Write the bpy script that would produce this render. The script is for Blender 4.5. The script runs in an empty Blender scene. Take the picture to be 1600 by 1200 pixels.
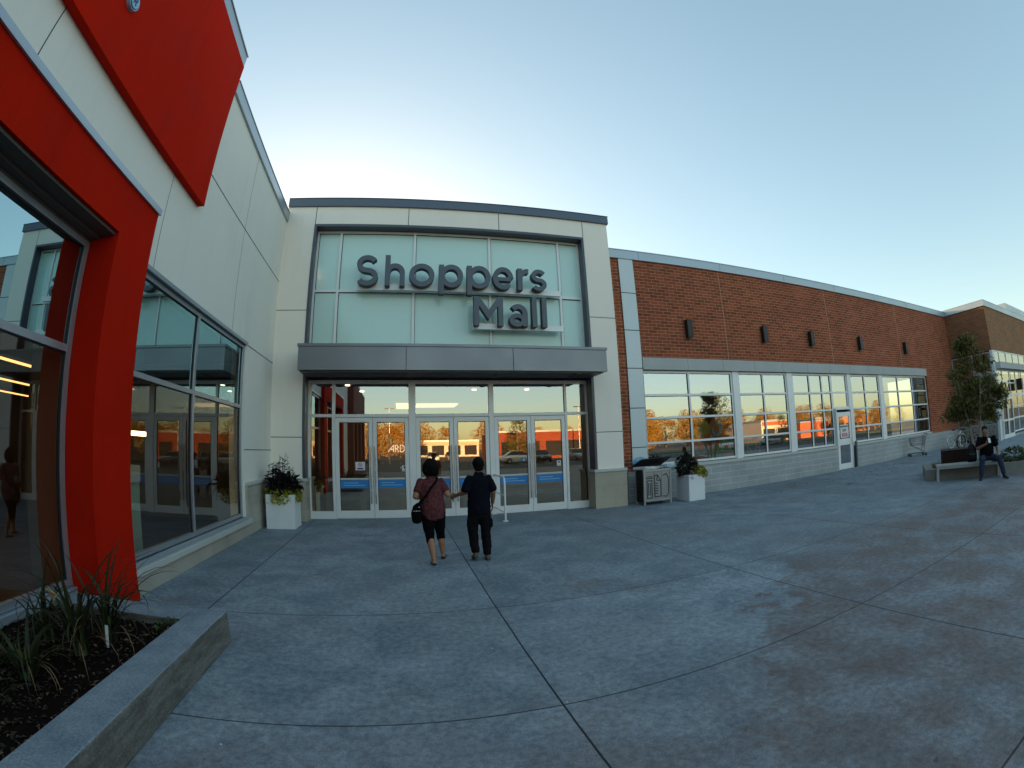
import bpy, bmesh, math, random
from mathutils import Vector, Matrix
R = math.radians
rnd = random.Random(7)
scene = bpy.context.scene
COL = scene.collection

# ------------------------------------------------------------------ mesh builder
class MB:
    def __init__(s):
        s.v = []; s.f = []; s.m = []; s.sm = []
    def face(s, pts, mi=0, smooth=False):
        b = len(s.v); s.v += [tuple(p) for p in pts]
        s.f.append(tuple(range(b, b + len(pts)))); s.m.append(mi); s.sm.append(smooth)
    def raw(s, verts, faces, mi=0, smooth=False):
        b = len(s.v); s.v += [tuple(p) for p in verts]
        for f in faces:
            s.f.append(tuple(b + i for i in f)); s.m.append(mi); s.sm.append(smooth)
    def box(s, x0, x1, y0, y1, z0, z1, mi=0):
        if x1 < x0: x0, x1 = x1, x0
        if y1 < y0: y0, y1 = y1, y0
        if z1 < z0: z0, z1 = z1, z0
        v = [(x0,y0,z0),(x1,y0,z0),(x1,y1,z0),(x0,y1,z0),(x0,y0,z1),(x1,y0,z1),(x1,y1,z1),(x0,y1,z1)]
        s.raw(v, [(0,3,2,1),(4,5,6,7),(0,1,5,4),(1,2,6,5),(2,3,7,6),(3,0,4,7)], mi)
    def prism(s, pts, mapf, d0, d1, mi=0):
        """polygon pts (2d) extruded between depths d0,d1; mapf(a,b,d)->xyz"""
        n = len(pts)
        v = [mapf(a, b, d0) for a, b in pts] + [mapf(a, b, d1) for a, b in pts]
        f = [tuple(range(n)), tuple(range(2*n-1, n-1, -1))]
        f += [(i, n+i, n+(i+1) % n, (i+1) % n) for i in range(n)]
        s.raw(v, f, mi)
    def tube(s, path, r, n=8, mi=0, closed=False, caps=True, smooth=True):
        path = [Vector(p) for p in path]; k = len(path)
        rr = r if isinstance(r, (list, tuple)) else [r]*k
        rings = []
        up = None
        for i, p in enumerate(path):
            if closed: t = path[(i+1) % k] - path[i-1]
            else: t = path[min(i+1, k-1)] - path[max(i-1, 0)]
            t.normalize()
            if up is None:
                up = Vector((0,0,1)) if abs(t.z) < .9 else Vector((1,0,0))
            a = t.cross(up)
            if a.length < 1e-6: a = t.orthogonal()
            a.normalize(); b = a.cross(t).normalized(); up = b
            rings.append([p + (a*math.cos(2*math.pi*j/n) + b*math.sin(2*math.pi*j/n))*rr[i] for j in range(n)])
        v = [q for rg in rings for q in rg]; f = []
        for i in range(k if closed else k-1):
            i2 = (i+1) % k
            for j in range(n):
                f.append((i*n+j, i*n+(j+1) % n, i2*n+(j+1) % n, i2*n+j))
        s.raw(v, f, mi, smooth)
        if caps and not closed:
            s.face(rings[0][::-1], mi); s.face(rings[-1], mi)
    def cyl(s, c, r, h, axis='z', n=20, mi=0, smooth=True):
        c = Vector(c); d = {'x':Vector((1,0,0)),'y':Vector((0,1,0)),'z':Vector((0,0,1))}[axis]
        s.tube([c, c+d*h], r, n, mi, smooth=smooth)
    def loft(s, secs, n=16, mi=0, side=(1,0,0)):
        """secs: (centre, ra, rb) ellipse rings across the path; ra along side dir; round ends"""
        cs = [Vector(c) for c, _, _ in secs]; side = Vector(side); k = len(secs)
        rings = []
        def ring(c, t, ra, rb):
            a = side - t*side.dot(t)
            if a.length < 1e-4: a = t.orthogonal()
            a.normalize(); b = t.cross(a).normalized()
            return [c + a*ra*math.cos(2*math.pi*j/n) + b*rb*math.sin(2*math.pi*j/n) for j in range(n)]
        ts = []
        for i in range(k):
            t = cs[min(i+1, k-1)] - cs[max(i-1, 0)]; ts.append(t.normalized())
        m0 = min(secs[0][1], secs[0][2]); m1 = min(secs[-1][1], secs[-1][2])
        for q in (.95, .75, .4):
            w = math.sqrt(max(0, 1-q*q)); rings.append(ring(cs[0]-ts[0]*m0*q*.8, ts[0], secs[0][1]*w, secs[0][2]*w))
        for i in range(k): rings.append(ring(cs[i], ts[i], secs[i][1], secs[i][2]))
        for q in (.4, .75, .95):
            w = math.sqrt(max(0, 1-q*q)); rings.append(ring(cs[-1]+ts[-1]*m1*q*.8, ts[-1], secs[-1][1]*w, secs[-1][2]*w))
        v = [q for rg in rings for q in rg]; f = []
        for i in range(len(rings)-1):
            for j in range(n):
                f.append((i*n+j, i*n+(j+1) % n, (i+1)*n+(j+1) % n, (i+1)*n+j))
        f.append(tuple(range(n-1, -1, -1))); L0 = (len(rings)-1)*n; f.append(tuple(range(L0, L0+n)))
        s.raw(v, f, mi, True)
    def ball(s, c, rx, ry, rz, n=14, m=9, mi=0, M=None):
        v = []; f = []
        c = Vector(c)
        for i in range(1, m):
            a = math.pi*i/m
            for j in range(n):
                b = 2*math.pi*j/n
                p = Vector((rx*math.sin(a)*math.cos(b), ry*math.sin(a)*math.sin(b), rz*math.cos(a)))
                if M is not None: p = M @ p
                v.append(c+p)
        top = Vector((0,0,rz)); bot = Vector((0,0,-rz))
        if M is not None: top = M @ top; bot = M @ bot
        v += [c+top, c+bot]; T = len(v)-2; B = T+1
        for i in range(m-2):
            for j in range(n):
                f.append((i*n+j, (i+1)*n+j, (i+1)*n+(j+1) % n, i*n+(j+1) % n))
        for j in range(n):
            f.append((T, j, (j+1) % n)); f.append((B, (m-2)*n+(j+1) % n, (m-2)*n+j))
        s.raw(v, f, mi, True)
    def stroke(s, pts, w, mapf, d0, d1, closed=False, mi=0):
        """ribbon of width w along 2d polyline, extruded"""
        P = [Vector(p) for p in pts]; k = len(P); Lf = []; Rt = []
        for i in range(k):
            if closed: a = P[i]-P[i-1]; b = P[(i+1) % k]-P[i]
            else:
                a = P[i]-P[i-1] if i > 0 else P[1]-P[0]; b = P[i+1]-P[i] if i < k-1 else P[k-1]-P[k-2]
            a.normalize(); b.normalize(); na = Vector((-a.y, a.x)); nb = Vector((-b.y, b.x))
            nn = na+nb
            if nn.length < 1e-3: nn = na
            nn.normalize(); L = (w/2)/max(.45, nn.dot(na))
            Lf.append(P[i]+nn*L); Rt.append(P[i]-nn*L)
        segs = k if closed else k-1
        V = []
        for i in range(k):
            for q in (Lf[i], Rt[i]):
                V.append(mapf(q.x, q.y, d0)); V.append(mapf(q.x, q.y, d1))
        F = []
        for i in range(segs):
            j = (i+1) % k; a = 4*i; b = 4*j
            F += [(a, a+2, b+2, b), (a+1, b+1, b+3, a+3), (a, b, b+1, a+1), (a+2, a+3, b+3, b+2)]
        if not closed:
            F += [(0, 1, 3, 2), (4*(k-1), 4*(k-1)+2, 4*(k-1)+3, 4*(k-1)+1)]
        s.raw(V, F, mi)
    def obj(s, name, mats, parent=None, world=False, smooth=None, bevel=0, origin=None, fix=True):
        v = s.v
        if parent is not None and world:
            off = Vector((0,0,0)); q = parent
            while q is not None: off += q.location; q = q.parent
            v = [(a-off.x, b-off.y, c-off.z) for a, b, c in v]
        loc = None
        if parent is None:
            xs = [a for a,_,_ in v]; ys = [b for _,b,_ in v]; zs = [c for _,_,c in v]
            loc = Vector(((min(xs)+max(xs))/2, (min(ys)+max(ys))/2, min(zs))) if origin is None else Vector(origin)
            v = [(a-loc.x, b-loc.y, c-loc.z) for a, b, c in v]
        me = bpy.data.meshes.new(name); me.from_pydata(v, [], s.f)
        mats = mats if isinstance(mats, (list, tuple)) else [mats]
        for m in mats: me.materials.append(m)
        me.polygons.foreach_set('material_index', s.m)
        me.polygons.foreach_set('use_smooth', s.sm if smooth is None else [smooth]*len(s.f))
        me.update()
        if fix:
            bm = bmesh.new(); bm.from_mesh(me); bmesh.ops.recalc_face_normals(bm, faces=bm.faces); bm.to_mesh(me); bm.free()
        o = bpy.data.objects.new(name, me); COL.objects.link(o)
        if loc is not None: o.location = loc
        if parent is not None: o.parent = parent
        if bevel:
            b = o.modifiers.new('bevel', 'BEVEL'); b.width = bevel; b.segments = 2; b.limit_method = 'ANGLE'; b.angle_limit = R(40)
        return o

def tag(o, label=None, cat=None, group=None, kind=None):
    if label: o['label'] = label
    if cat: o['category'] = cat
    if group: o['group'] = group
    if kind: o['kind'] = kind
    return o
def thing(name, loc, label, cat, rz=0, group=None):
    o = bpy.data.objects.new(name, None); COL.objects.link(o); o.empty_display_size = .2
    o.location = loc; o.rotation_euler = (0, 0, rz)
    return tag(o, label, cat, group)
def copy_tree(o, parent=None):
    c = o.copy(); COL.objects.link(c)
    if parent is not None: c.parent = parent
    for ch in [q for q in bpy.data.objects if q.parent == o]: copy_tree(ch, c)
    return c
def bx(*a, mi=0):
    m = MB(); m.box(*a, mi=mi); return m

# ------------------------------------------------------------------ materials
MATS = {}
def nodes(name):
    m = bpy.data.materials.new(name); m.use_nodes = True
    nt = m.node_tree; nt.nodes.clear()
    return m, nt, nt.nodes, nt.links
def N(nt, t, **kw):
    n = nt.nodes.new(t)
    for k, v in kw.items():
        if k in ('operation','data_type','blend_type','noise_dimensions','feature','distance','mode','normalize','offset','offset_frequency','squash','squash_frequency','interpolation_type','clamp','use_clamp'): setattr(n, k, v)
        else: n.inputs[k.replace('_', ' ')].default_value = v
    return n
def mathn(nt, op, a, b=None, c=None, clamp=False):
    n = nt.nodes.new('ShaderNodeMath'); n.operation = op; n.use_clamp = clamp
    for i, q in enumerate((a, b, c)):
        if q is None: continue
        if isinstance(q, (int, float)): n.inputs[i].default_value = q
        else: nt.links.new(q, n.inputs[i])
    return n.outputs[0]
def mixc(nt, fac, a, b, mode='MIX'):
    n = nt.nodes.new('ShaderNodeMix'); n.data_type = 'RGBA'; n.blend_type = mode
    for i, q in ((0, fac), (6, a), (7, b)):
        if isinstance(q, (int, float)): n.inputs[i].default_value = q
        elif isinstance(q, (tuple, list)): n.inputs[i].default_value = (*q[:3], 1)
        else: nt.links.new(q, n.inputs[i])
    return n.outputs[2]
def posn(nt):
    return nt.nodes.new('ShaderNodeNewGeometry').outputs['Position']
def noise(nt, vec, scale, detail=4, rough=.55, dist=0):
    n = nt.nodes.new('ShaderNodeTexNoise'); n.inputs['Scale'].default_value = scale
    n.inputs['Detail'].default_value = detail; n.inputs['Roughness'].default_value = rough; n.inputs['Distortion'].default_value = dist
    nt.links.new(vec, n.inputs['Vector']); return n.outputs['Fac']
def ramp(nt, fac, lo, hi, a=0., b=1.):
    n = nt.nodes.new('ShaderNodeMapRange'); n.interpolation_type = 'SMOOTHSTEP'
    nt.links.new(fac, n.inputs[0])
    n.inputs[1].default_value = lo; n.inputs[2].default_value = hi; n.inputs[3].default_value = a; n.inputs[4].default_value = b
    return n.outputs[0]
def out(nt, sh):
    o = nt.nodes.new('ShaderNodeOutputMaterial'); nt.links.new(sh, o.inputs[0])
def bsdf(nt, col, rough=.6, metal=0., spec=.5, bump=None, bstr=.2, bdist=.01, coat=0.):
    p = nt.nodes.new('ShaderNodeBsdfPrincipled')
    if isinstance(col, (tuple, list)): p.inputs['Base Color'].default_value = (*col[:3], 1)
    else: nt.links.new(col, p.inputs['Base Color'])
    if isinstance(rough, (int, float)): p.inputs['Roughness'].default_value = rough
    else: nt.links.new(rough, p.inputs['Roughness'])
    p.inputs['Metallic'].default_value = metal; p.inputs['Specular IOR Level'].default_value = spec
    p.inputs['Coat Weight'].default_value = coat
    if bump is not None:
        b = nt.nodes.new('ShaderNodeBump'); b.inputs['Strength'].default_value = bstr; b.inputs['Distance'].default_value = bdist
        nt.links.new(bump, b.inputs['Height']); nt.links.new(b.outputs[0], p.inputs['Normal'])
    return p.outputs[0]
def mat(name, col, rough=.6, metal=0., var=.12, scale=3., spec=.5, bump=0., bscale=60., coat=0., fine=0., streak=0., bdist=.004):
    """painted / plain surface with mottling"""
    if name in MATS: return MATS[name]
    m, nt, ns, ls = nodes(name)
    tc = ns.new('ShaderNodeTexCoord').outputs['Object'] if bump == 0 else posn(nt)
    f = noise(nt, tc, scale, 5)
    dark = tuple(c*(1-var) for c in col); lite = tuple(min(1, c*(1+var)) for c in col)
    c = mixc(nt, f, dark, lite)
    if fine:
        f2 = noise(nt, tc, bscale*2, 3)
        c = mixc(nt, fine, c, mixc(nt, ramp(nt, f2, .35, .65), (0,0,0), (1,1,1)), 'SOFT_LIGHT')
    if streak:
        p_ = posn(nt)
        for sc_, zz, lo, hi, k in ((2.6, .10, .50, .72, 1.0), (.45, .8, .42, .66, .7)):
            mp_ = ns.new('ShaderNodeMapping'); mp_.inputs['Scale'].default_value = (1, 1, zz); ls.new(p_, mp_.inputs[0])
            c = mixc(nt, mathn(nt, 'MULTIPLY', ramp(nt, noise(nt, mp_.outputs[0], sc_, 8, .65), lo, hi), streak*k), c, tuple(q*.62 for q in (col[0]*.97, col[1]*.97, col[2]*.94)))
    r = ramp(nt, f, .2, .8, max(0.02, rough-.08), min(1, rough+.08))
    b = noise(nt, tc, bscale, 3) if bump else None
    out(nt, bsdf(nt, c, r, metal, spec, b, bump, bdist, coat))
    MATS[name] = m; return m
def emis(name, col, s):
    m, nt, ns, ls = nodes(name); e = ns.new('ShaderNodeEmission'); e.inputs[0].default_value = (*col, 1); e.inputs[1].default_value = s
    out(nt, e.outputs[0]); return m
def glass(name, tint=(.8,.86,.84), f0=.14, wav=.0, rough=0., gt=(.97,.99,.98)):
    m, nt, ns, ls = nodes(name)
    g = ns.new('ShaderNodeNewGeometry')
    d = ns.new('ShaderNodeVectorMath'); d.operation = 'DOT_PRODUCT'; ls.new(g.outputs['Normal'], d.inputs[0]); ls.new(g.outputs['Incoming'], d.inputs[1])
    c = mathn(nt, 'ABSOLUTE', d.outputs['Value'])
    k = mathn(nt, 'POWER', mathn(nt, 'SUBTRACT', 1.0, c, clamp=True), 5.0)
    f = mathn(nt, 'MULTIPLY_ADD', k, 1-f0, f0)
    f = mathn(nt, 'MULTIPLY', f, mathn(nt, 'SUBTRACT', 1.0, g.outputs['Backfacing']))
    t = ns.new('ShaderNodeBsdfTransparent'); t.inputs[0].default_value = (*[q**.5 for q in tint], 1)
    gl = ns.new('ShaderNodeBsdfGlossy'); gl.inputs['Roughness'].default_value = rough; gl.inputs[0].default_value = (*gt,1)
    if wav:
        b = ns.new('ShaderNodeBump'); b.inputs['Strength'].default_value = 1; b.inputs['Distance'].default_value = wav
        ls.new(noise(nt, posn(nt), .8, 1), b.inputs['Height']); ls.new(b.outputs[0], gl.inputs['Normal'])
    mx = ns.new('ShaderNodeMixShader'); ls.new(f, mx.inputs[0]); ls.new(t.outputs[0], mx.inputs[1]); ls.new(gl.outputs[0], mx.inputs[2])
    out(nt, mx.outputs[0]); return m
def brick(name, c1, c2, mortar, axis='x', w=.32, h=.107, mw=.011):
    m, nt, ns, ls = nodes(name)
    p = posn(nt); sp = ns.new('ShaderNodeSeparateXYZ'); ls.new(p, sp.inputs[0])
    cb = ns.new('ShaderNodeCombineXYZ'); ls.new(sp.outputs[0 if axis == 'x' else 1], cb.inputs[0]); ls.new(sp.outputs[2], cb.inputs[1])
    b = ns.new('ShaderNodeTexBrick'); b.offset = .5; ls.new(cb.outputs[0], b.inputs['Vector'])
    b.inputs['Scale'].default_value = 1; b.inputs['Brick Width'].default_value = w; b.inputs['Row Height'].default_value = h
    b.inputs['Mortar Size'].default_value = mw*.62; b.inputs['Mortar Smooth'].default_value = .15; b.inputs['Bias'].default_value = -.1
    b.inputs['Color1'].default_value = (*c1, 1); b.inputs['Color2'].default_value = (*c2, 1); b.inputs['Mortar'].default_value = (*mortar, 1)
    n1 = noise(nt, p, 1.1, 4); n2 = noise(nt, p, 45, 3)
    c = mixc(nt, 1, b.outputs['Color'], mixc(nt, n1, (.70,.68,.66), (1.18,1.18,1.18)), 'MULTIPLY')
    c = mixc(nt, .5, c, mixc(nt, n2, (.75,.75,.75), (1.2,1.2,1.2)), 'MULTIPLY')
    hgt = mathn(nt, 'SUBTRACT', mathn(nt, 'MULTIPLY', n2, .3), b.outputs['Fac'])
    out(nt, bsdf(nt, c, .85, 0, .25, hgt, .5, .006)); return m
def block(name, col, mortar, axis='x', w=.4, h=.2, mw=.008, var=.05):
    m = brick(name, tuple(q*(1-var) for q in col), tuple(q*(1+var) for q in col), mortar, axis, w, h, mw); return m

M = {}
M['eifs'] = mat('white_render', (.87,.84,.76), .85, var=.035, scale=.7, bump=.3, bscale=140, fine=.12, streak=.14)
M['panel'] = mat('off_white_panel', (.91,.84,.745), .5, var=.03, scale=.5, bump=.04, bscale=20, fine=.05, streak=.10)
M['joint'] = mat('dark_joint', (.05,.05,.05), .9)
M['cap_dark'] = mat('slate_metal', (.10,.125,.165), .42, .3, var=.1, bump=.04, bscale=8)
M['canopy'] = mat('grey_metal', (.20,.215,.24), .36, .55, var=.07, scale=1.2, bump=.05, bscale=6)
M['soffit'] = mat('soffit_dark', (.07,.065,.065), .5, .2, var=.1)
M['reveal'] = mat('charcoal_metal', (.075,.085,.105), .4, .3, var=.1)
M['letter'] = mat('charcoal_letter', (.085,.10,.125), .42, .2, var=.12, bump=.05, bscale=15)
M['cap_light'] = mat('light_metal', (.40,.46,.51), .38, .45, var=.06, scale=.8, bump=.06, bscale=4)
M['frame'] = mat('white_frame', (.80,.81,.80), .38, .1, var=.06, scale=4, spec=.5, fine=.08, bump=.02)
M['alu'] = mat('alu_frame', (.40,.43,.48), .35, .6, var=.08, scale=4, bump=.02)
M['gasket'] = mat('black_gasket', (.01,.01,.012), .6)
M['red'] = mat('red_render', (.50,.013,.003), .85, spec=.05, var=.16, scale=1.6, bump=.4, bscale=120, fine=.3, streak=.35)
M['redsign'] = mat('red_sign', (.56,.014,.003), .85, spec=.05, var=.14, scale=1.4, bump=.4, bscale=120, fine=.3, streak=.30)
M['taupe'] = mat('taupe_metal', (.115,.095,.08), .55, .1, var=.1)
M['back_glass'] = None
M['brick'] = brick('red_brick', (.375,.094,.038), (.20,.050,.023), (.50,.32,.22), 'x')
M['brick_y'] = brick('red_brick_side', (.36,.088,.034), (.25,.060,.024), (.52,.33,.23), 'y')
M['tan'] = brick('tan_brick', (.33,.17,.085), (.25,.12,.06), (.36,.24,.15), 'x')
M['tan_y'] = brick('tan_brick_side', (.24,.10,.05), (.17,.07,.035), (.30,.18,.11), 'y')  # same brick, its colour darkened for the shaded side face
M['base_block'] = block('grey_block', (.40,.42,.42), (.66,.67,.65), 'x', .8, .2, .012)
M['base_block_y'] = block('grey_block_side', (.40,.42,.42), (.47,.48,.47), 'y', .8, .2)
M['stone'] = block('cream_stone', (.50,.45,.36), (.40,.36,.29), 'x', .6, .3, .006, .05)
M['stone_y'] = block('cream_stone_side', (.46,.43,.37), (.36,.33,.28), 'y', .8, .2, .006, .07)
M['sill'] = mat('precast_sill', (.52,.52,.49), .8, var=.08, bump=.15, bscale=80, fine=.15)
M['lintel'] = mat('precast_lintel', (.46,.47,.46), .85, var=.14, scale=1.4, bump=.2, bscale=60, fine=.2)
M['pilaster'] = mat('pale_panel', (.60,.66,.69), .45, .15, var=.04)
M['interior'] = mat('interior_wall', (.16,.125,.10), .8, var=.15, scale=1)
M['int_floor'] = mat('interior_floor', (.07,.052,.042), .4, var=.15, scale=2)
M['int_ceil'] = mat('interior_ceiling', (.17,.14,.12), .9, var=.1)
M['letter_side'] = mat('letter_shaded_side', (.03,.035,.043), .5, .1)  # darker copy of the letter colour: shade painted onto the sides
M['black'] = mat('black_plastic', (.006,.006,.007), .6, var=.2, spec=.2)
M['darkmetal'] = mat('bronze_metal', (.030,.026,.026), .4, .5, var=.15)
M['steel'] = mat('steel', (.55,.56,.57), .25, .95, var=.08)
M['chrome_dark'] = mat('dark_steel', (.16,.14,.14), .35, .9, var=.12)
M['white_paint'] = mat('white_paint', (.82,.83,.83), .4, var=.06, scale=5)
M['pot'] = mat('white_pot', (.80,.82,.82), .5, var=.05, scale=4, fine=.15, bump=.05, streak=.22)
M['blue'] = mat('blue_panel', (.018,.22,.58), .5, var=.08)
M['greypanel'] = mat('grey_counter', (.30,.28,.26), .6, var=.12)
M['counter_top'] = mat('pale_counter', (.62,.62,.58), .5, var=.06)
M['sign_white'] = mat('sign_white', (.75,.76,.76), .5, var=.04)
M['sign_red'] = mat('sign_red', (.55,.02,.02), .5, var=.05)
M['sign_blue'] = mat('sign_blue', (.04,.06,.25), .5, var=.05)
M['ink'] = mat('ink', (.02,.02,.025), .6, var=.1)
M['lightblue'] = mat('pale_blue', (.35,.58,.72), .5, var=.05)
M['rubber'] = mat('tyre_rubber', (.015,.015,.016), .8, var=.2)
M['backgreen'] = None
# ------------------------------------------------------------------ ground
def ground_mat():
    m, nt, ns, ls = nodes('plaza_concrete')
    p = posn(nt); sp = ns.new('ShaderNodeSeparateXYZ'); ls.new(p, sp.inputs[0])
    nz = noise(nt, p, 2.2, 3)
    wob = mathn(nt, 'MULTIPLY', mathn(nt, 'SUBTRACT', nz, .5), .012)
    def lines(s, vals, w):
        d = None
        for v in vals:
            q = mathn(nt, 'ABSOLUTE', mathn(nt, 'SUBTRACT', mathn(nt, 'ADD', s, wob), v))
            d = q if d is None else mathn(nt, 'MINIMUM', d, q)
        return ramp(nt, d, w*.4, w, 1, 0)
    X, Y = sp.outputs[0], sp.outputs[1]
    xl = [-2.27, .96, 4.135, 7.553] + [10.8+3.2*i for i in range(8)]
    yl = [2.737, 4.919, 7.10, 9.28] + [.55, -1.6, -3.8, -6, -8.2, -10.4, -12.6]
    j = mathn(nt, 'MAXIMUM', lines(X, xl, .011), mathn(nt, 'MULTIPLY', lines(Y, yl[:2]+yl[4:], .0095), .9))
    faint = mathn(nt, 'MULTIPLY', lines(Y, yl[2:4], .008), .35)
    j = mathn(nt, 'MAXIMUM', j, faint)
    # mottled, finely pitted slab surface
    big = noise(nt, p, .30, 5, .6); mid = noise(nt, p, 1.3, 12, .72, .3); fin = noise(nt, p, 16, 8, .8); grain = noise(nt, p, 120, 3, .8)
    def cell(sx, vals):
        t = None
        for v in vals:
            q = mathn(nt, 'GREATER_THAN', sx, v); t = q if t is None else mathn(nt, 'ADD', t, q)
        return t
    cb = ns.new('ShaderNodeCombineXYZ'); ls.new(cell(X, xl), cb.inputs[0]); ls.new(cell(Y, yl[:2]+yl[4:]), cb.inputs[1])
    wn = ns.new('ShaderNodeTexWhiteNoise'); wn.noise_dimensions = '3D'; ls.new(cb.outputs[0], wn.inputs[0])
    blot = noise(nt, p, 4.5, 10, .75)
    c = mixc(nt, ramp(nt, mid, .36, .64), (.165,.210,.248), (.290,.340,.372))
    c = mixc(nt, mathn(nt, 'MULTIPLY', ramp(nt, big, .42, .62), .5), c, (.200,.215,.228))
    c = mixc(nt, mathn(nt, 'MULTIPLY', ramp(nt, blot, .50, .74), .26), c, (.125,.140,.155))
    c = mixc(nt, mathn(nt, 'MULTIPLY', ramp(nt, blot, .47, .26), .18), c, (.40,.43,.44))
    c = mixc(nt, 1, c, mixc(nt, wn.outputs['Value'], (.90,.89,.88), (1.10,1.10,1.10)), 'MULTIPLY')
    # rusty foot-worn areas: a large one toward the viewer and right with a tide mark
    nb = noise(nt, p, 1.1, 9, .66)
    e = mathn(nt, 'ADD', mathn(nt, 'MULTIPLY', X, .55), mathn(nt, 'MULTIPLY', Y, -.62))
    e = mathn(nt, 'ADD', e, mathn(nt, 'MULTIPLY', mathn(nt, 'SUBTRACT', nb, .5), 3.0))
    rust1 = mathn(nt, 'MULTIPLY', ramp(nt, e, -.30, -.06), ramp(nt, Y, 5.6, 3.9))
    rn = ramp(nt, noise(nt, p, 1.5, 10, .7), .34, .64)
    rust = mathn(nt, 'MULTIPLY', rust1, mathn(nt, 'MULTIPLY_ADD', rn, .60, .32))
    pk = mathn(nt, 'MULTIPLY', ramp(nt, noise(nt, p, .62, 9, .66, .4), .55, .70), .50)
    rust = mathn(nt, 'MAXIMUM', rust, pk)
    near = mathn(nt, 'MULTIPLY', ramp(nt, Y, 3.4, 1.3), .9)
    rust = mathn(nt, 'MAXIMUM', rust, mathn(nt, 'MULTIPLY', near, mathn(nt, 'MULTIPLY_ADD', rn, .55, .35)))
    c = mixc(nt, mathn(nt, 'MULTIPLY', rust, .85), c, (.150,.098,.078))
    c = mixc(nt, 1, c, mixc(nt, ramp(nt, fin, .34, .66), (.70,.69,.68), (1.26,1.27,1.28)), 'MULTIPLY')
    c = mixc(nt, 1, c, mixc(nt, ramp(nt, grain, .32, .68), (.72,.71,.70), (1.25,1.26,1.27)), 'MULTIPLY')
    sk = ramp(nt, noise(nt, p, 7, 2), .735, .76)       # dark gum spots
    c = mixc(nt, mathn(nt, 'MULTIPLY', sk, .6), c, (.03,.03,.032))
    c = mixc(nt, mathn(nt, 'MULTIPLY', j, .97), c, (.012,.013,.015))
    hgt = mathn(nt, 'SUBTRACT', mathn(nt, 'MULTIPLY', fin, .25), j)
    out(nt, bsdf(nt, c, ramp(nt, mid, .2, .8, .6, .8), 0, .35, hgt, .35, .006)); return m
M['plaza'] = ground_mat()
M['asphalt'] = mat('asphalt', (.034,.033,.033), .9, var=.25, scale=1.5, bump=.5, bscale=90, fine=.3)
g = bx(-60, 90, -13.5, 40, -.4, 0).obj('plaza_pavement', M['plaza'], origin=(0,0,0)); tag(g, 'bluish grey concrete paving with saw-cut joints in front of the entrance', 'pavement', kind='structure')
gm = MB(); gm.box(-700, 700, -700, -13.5, -.6, -.13); gm.box(-700, -60, -13.5, 700, -.6, -.13); gm.box(90, 700, -13.5, 700, -.6, -.13); gm.box(-60, 90, 40, 700, -.6, -.13)
g = gm.obj('parking_ground', M['asphalt'], origin=(0,0,0)); tag(g, 'dark asphalt ground of the car park beyond the paving', 'ground', kind='structure')
mk = MB()
for r_ in (-24, -42):
    for i in range(-8, 16): mk.box(i*2.7-.05, i*2.7+.05, r_-5, r_, -.129, -.126)
o = mk.obj('parking_marking', M['white_paint'], origin=(0,-30,-.13)); tag(o, 'white painted bay lines on the asphalt car park', 'road marking', kind='structure')

# ------------------------------------------------------------------ helpers for walls
def rects(a0, a1, z0, z1, holes):
    A = sorted({a0, a1, *[q for h in holes for q in h[:2] if a0 < q < a1]})
    Z = sorted({z0, z1, *[q for h in holes for q in h[2:] if z0 < q < z1]})
    res = []
    for i in range(len(A)-1):
        run = None
        for k in range(len(Z)-1):
            ca, cz = (A[i]+A[i+1])/2, (Z[k]+Z[k+1])/2
            solid = not any(h[0] < ca < h[1] and h[2] < cz < h[3] for h in holes)
            if solid:
                if run is None: run = [Z[k], Z[k+1]]
                else: run[1] = Z[k+1]
            if (not solid or k == len(Z)-2) and run is not None:
                res.append((A[i], A[i+1], *run)); run = None
    return res
def wall_y(m, a0, a1, z0, z1, y0, y1, holes=(), mi=0):
    for r in rects(a0, a1, z0, z1, holes): m.box(r[0], r[1], y0, y1, r[2], r[3], mi)
def wall_x(m, a0, a1, z0, z1, x0, x1, holes=(), mi=0):
    for r in rects(a0, a1, z0, z1, holes): m.box(x0, x1, r[0], r[1], r[2], r[3], mi)
def frame_y(m, xs, zs, y0, y1, w=.06, mi=0, x_w=None):
    """lattice of bars in a y plane: full-height verticals at xs, horizontals butted between them"""
    xs = sorted(xs)
    for i, x in enumerate(xs):
        ww = (x_w or {}).get(i, w); m.box(x-ww/2, x+ww/2, y0, y1, zs[0]-w/2, zs[-1]+w/2, mi)
    for i in range(len(xs)-1):
        wl = (x_w or {}).get(i, w); wr = (x_w or {}).get(i+1, w)
        for z in zs: m.box(xs[i]+wl/2, xs[i+1]-wr/2, y0+.004, y1-.004, z-w/2, z+w/2, mi)
def frame_x(m, ys, zs, x0, x1, w=.06, mi=0):
    ys = sorted(ys)
    for y in ys: m.box(x0, x1, y-w/2, y+w/2, zs[0]-w/2, zs[-1]+w/2, mi)
    for i in range(len(ys)-1):
        for z in zs: m.box(x0+.004, x1-.004, ys[i]+w/2, ys[i+1]-w/2, z-w/2, z+w/2, mi)

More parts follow.
